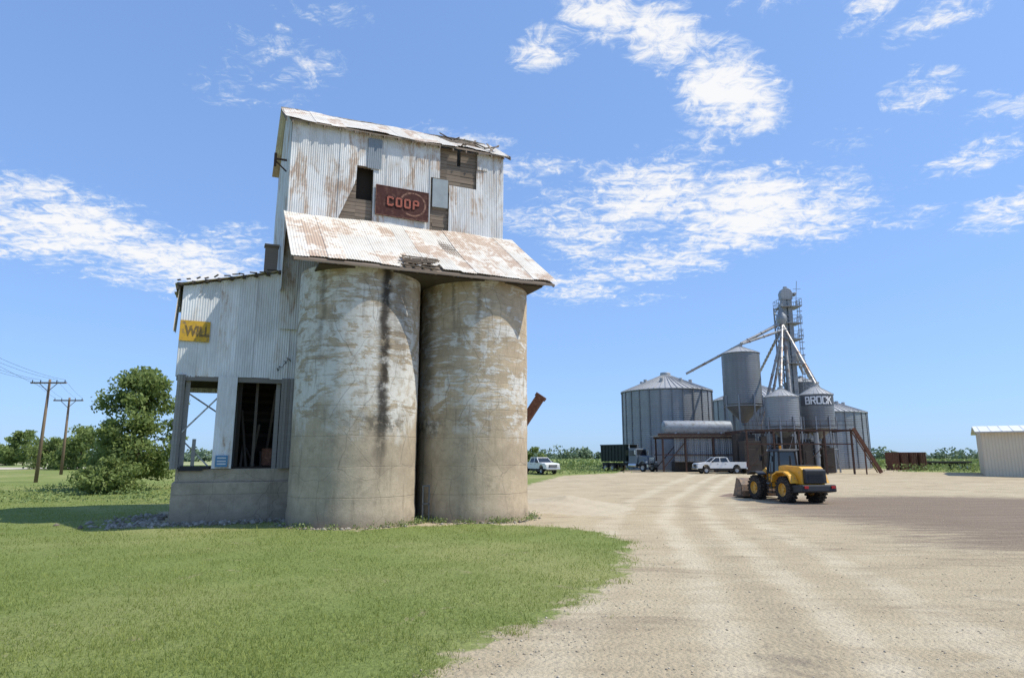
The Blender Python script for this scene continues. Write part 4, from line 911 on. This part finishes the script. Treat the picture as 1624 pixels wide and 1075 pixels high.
# ------------------------------------------------------------ trees
m_bark=simple('bark',(.10,.075,.055),.95,0,.1,.3,5)
def leaf_quads(cen,sz,r):
    n=len(cen); a=r.normal(size=(n,3)); a/=np.linalg.norm(a,axis=1)[:,None]; b_=r.normal(size=(n,3)); b_-=a*(a*b_).sum(1)[:,None]; b_/=np.linalg.norm(b_,axis=1)[:,None]
    s=sz*(.6+.8*r.random(n))[:,None]
    Vv=np.stack([cen+a*s,cen+b_*s*.55,cen-a*s,cen-b_*s*.55],1).reshape(-1,3)
    return Vv,np.arange(4*n).reshape(-1,4)
m_l1=leafmat('tree_leaf',(.075,.115,.035),(.27,.33,.11),.35); m_l2=leafmat('shrub_leaf',(.08,.12,.035),(.28,.33,.11),.3)
def tree(name,x,y,H,Wd,seed,label,cat,nl=9000,sz=.16,lm=m_l1,lowfrac=.12,ncl=46,trunk=True,cr=1.0):
    r=np.random.default_rng(seed); z0=gzat(x,y); E=empty(name,(x,y,z0),label=label,category=cat)
    mb=MB(); th=H*.3; rt=H*.022+.05
    cen=[]
    for i in range(ncl):
        u=r.random(); zc=H*(lowfrac+(1-lowfrac-.06)*u)
        k=math.sin(math.pi*min(1,(.18+.80*u)))**.6
        a=r.random()*6.28; rad=Wd/2*k*math.sqrt(r.random())*.95
        cen.append((rad*math.cos(a),rad*math.sin(a),zc,Wd*(.06+.075*r.random())*cr))
    if trunk:
        p=Vector((0,0,-.1)); q=Vector((.1,0,th)); mb.cyl(p,q,rt,rt*.75,9,caps=False)
        top=Vector((r.normal()*.3,r.normal()*.3,H*.8)); mb.cyl(q,top,rt*.7,rt*.12,7,caps=False)
        for c in cen[::2]:
            s=q.lerp(top,max(0,min(.9,(c[2]-th)/(H*.6)-.15))); e=Vector(c[:3]); mid=s.lerp(e,.5)+Vector((0,0,.25)); mb.cyl(s,mid,rt*.3,rt*.2,5,caps=False); mb.cyl(mid,e,rt*.2,rt*.05,5,caps=False)
        mb.obj('trunk',m_bark,E)
    per=nl//ncl; L=[];T=[]
    for c in cen:
        d=r.normal(size=(per,3)); d/=np.linalg.norm(d,axis=1)[:,None]; rr=c[3]*(r.random(per)**.6)*1.5
        ct=r.normal(0,.12)
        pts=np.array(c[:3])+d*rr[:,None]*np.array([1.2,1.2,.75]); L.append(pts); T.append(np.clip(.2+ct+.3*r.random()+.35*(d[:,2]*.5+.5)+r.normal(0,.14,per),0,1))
    P_=np.concatenate(L); T_=np.concatenate(T); P_[:,2]=np.maximum(P_[:,2],.05); v,f=leaf_quads(P_,sz,r)
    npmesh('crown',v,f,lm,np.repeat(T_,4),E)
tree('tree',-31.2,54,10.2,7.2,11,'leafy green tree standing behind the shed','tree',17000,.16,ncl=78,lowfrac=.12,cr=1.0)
tree('shrub',-34.0,55,3.4,3.2,13,'rounded bright green shrub under the tree','shrub',5000,.13,m_l2,.05,30,False,1.1)
tree('shrub',-30.5,50,2.6,4.2,14,'low bushy shrub at the tree foot','shrub',6000,.13,m_l1,.05,36,False,1.1)
tree('tree',-66,100,6.2,8.5,16,'broad tree near the utility poles','tree',6000,.22,m_l1,.05,40)
tree('tree',-74,106,5.2,8,17,'small spreading tree near the road','tree',5000,.22,m_l1,.05,40)
tree('tree',-56,98,4.6,6,18,'small round tree near the road','tree',3500,.2,m_l2,.05,30)
tree('tree',-112,150,8,9,19,'lone rounded tree beyond the road','tree',4000,.3,m_l1,.12,36)
tree('tree',-120,155,6.5,8,20,'lone dark tree beyond the road','tree',3000,.3,m_l1,.08,36)
tree('shrub',3.0,86,3.1,3.2,21,'small shrub behind the parked pickup','shrub',2500,.14,m_l1,.05,18,False)
tree('tree',99,130,5.5,9,22,'dark tree beside the field edge','tree',4000,.3,m_l1,.05,36)
mt_far=leafmat('hazy_foliage',(.10,.15,.09),(.20,.26,.16),.1); r=np.random.default_rng(5)  # distance haze is mixed into the leaf colour, paler and bluer
L=[];T=[]
def line(x0,x1,y0,y1,n,hh,rad,per):
    for i in range(n):
        k=i/n; x=x0+(x1-x0)*k+r.normal()*rad; y=y0+(y1-y0)*k+r.normal()*12; h=hh*(.5+.7*r.random())*(1+.4*math.sin(i*.35)); rr_=rad*(.6+.7*r.random())
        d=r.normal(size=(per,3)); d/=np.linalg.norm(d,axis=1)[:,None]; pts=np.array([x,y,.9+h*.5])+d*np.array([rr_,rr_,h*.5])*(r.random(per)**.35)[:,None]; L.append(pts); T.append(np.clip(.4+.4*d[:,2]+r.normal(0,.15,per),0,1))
line(-420,-190,420,460,42,8,8,110); line(-190,60,460,520,45,8,8,80); line(0,150,430,470,70,6,5,110); line(150,520,470,420,90,7,8,90); line(-260,-120,260,300,30,4,6,100)
P_=np.concatenate(L); v,f=leaf_quads(P_,1.1,r); npmesh('distant_treeline',v,f,mt_far,np.repeat(np.concatenate(T),4),kind='stuff')
m_crop=leafmat('crop_leaf',(.10,.15,.045),(.28,.34,.13),.2)
n=26000; x=-25+r.random(n)*190; y=118+r.random(n)**1.5*70; k=~((x>12)&(x<62)&(y<128)); x=x[k];y=y[k]; z=.9+r.random(len(x))*1.4; v,f=leaf_quads(np.stack([x,y,z],1),.32,r); npmesh('crop',v,f,m_crop,np.repeat(np.clip((z-.9)/1.5+r.normal(0,.15,len(x)),0,1),4),kind='stuff')
def wd(n,x0,x1,y0,y1,h,sz,seed):
    r2=np.random.default_rng(seed); x=x0+(x1-x0)*r2.random(n); y=y0+(y1-y0)*r2.random(n); k=(grassd(x,y)+r2.normal(0,1,n)>.3)&(np.sin(x*.9)*np.sin(y*.7+x*.2)+r2.normal(0,.5,n)>-.1); x=x[k];y=y[k]; z=hgt(x,y)+r2.random(len(x))**1.6*h
    v,f=leaf_quads(np.stack([x,y,z],1),sz,r2); return v,f,np.repeat(r2.random(len(x)),4)
v,f,t=wd(16000,40,85,78,112,1.0,.13,1); npmesh('weeds',v,f,m_crop,t,kind='stuff')
v,f,t=wd(9000,-2,22,76,112,.6,.12,2); npmesh('weeds',v,f,m_crop,t,kind='stuff')
v,f,t=wd(9000,-40,-15,40,60,.5,.09,3); npmesh('weeds',v,f,m_crop,t,kind='stuff')
r=np.random.default_rng(9); pts=[]
for cx,cy,a0,a1,nn_ in ((C[0],C[1],-150,30,30),(C[0]+5.57*e1[0],C[1]+5.57*e1[1],-150,20,30)):
    for i in range(nn_):
        a=R(r.uniform(a0,a1)); rr_=2.8+r.random()*.35; q=r.normal(size=(45,3))*np.array([.14,.14,.10]); q[:,2]=np.abs(q[:,2]); pts.append(q+np.array([cx+rr_*math.cos(a),cy+rr_*math.sin(a),.02]))
P_=np.concatenate(pts); v,f=leaf_quads(P_,.04,r); npmesh('weeds',v,f,m_crop,np.repeat(r.random(len(P_)),4),kind='stuff')
# ------------------------------------------------------------ poles and wires
m_pole=simple('pole_wood',(.20,.145,.10),.9,0,.1,.3,2)
def pole(x,y,h,lean=0):
    E=empty('utility_pole',(x,y,gzat(x,y)),label='weathered wooden utility pole with crossarm on grass',category='utility pole',group='utility poles along the road')
    mb=MB(); mb.cyl((0,0,-.2),(lean,0,h),.17,.11,12); mb.obj('pole_shaft',m_pole,E,smooth=True)
    mb=MB(); mb.beam((lean-1.75,-.15,h-.35),(lean+1.75,-.15,h-.35),.12,.14); 
    for s in (-1,1): mb.beam((lean+s*.9,-.15,h-.38),(lean,-.1,h-1.2),.05)
    mb.obj('crossarm',m_pole,E)
    for dx in (-1.6,-.8,.8,1.6):
        mb=MB(); mb.cyl((lean+dx,-.15,h-.28),(lean+dx,-.15,h-.08),.05,.035,8); mb.obj('insulator',m_blk,E)
pole(-45.6,63,9.9,.1); pole(-52.2,76,8.9,-.1); pole(-35,36,10.6)
m_wire=simple('wire_black',(.03,.03,.03))
def wire(p,q,sag,rad=.010,label='thin overhead power line between poles'):
    mb=MB(); p=Vector(p);q=Vector(q); n=18; last=None; loc=p.copy()
    for i in range(n+1):
        k=i/n; c=p.lerp(q,k)-Vector((0,0,sag*4*k*(1-k)))-loc
        if last is not None: mb.cyl(last,c,rad,n=4,caps=False)
        last=c
    mb.obj('power_line',m_wire,loc=loc,label=label,category='power line',group='overhead power lines')
g1=gzat(-45.6,63);g2=gzat(-52.2,76)
for dx in (-1.6,-.8,.8,1.6):
    wire((-45.5+dx,62.85,9.85+g1),(-52.3+dx,75.85,8.85+g2),.15)
    wire((-35+dx,35.85,10.5),(-45.5+dx,62.85,9.85+g1),.5)
wire((-18,9,10.5),(-45.5,62.9,8.9+g1),.6)
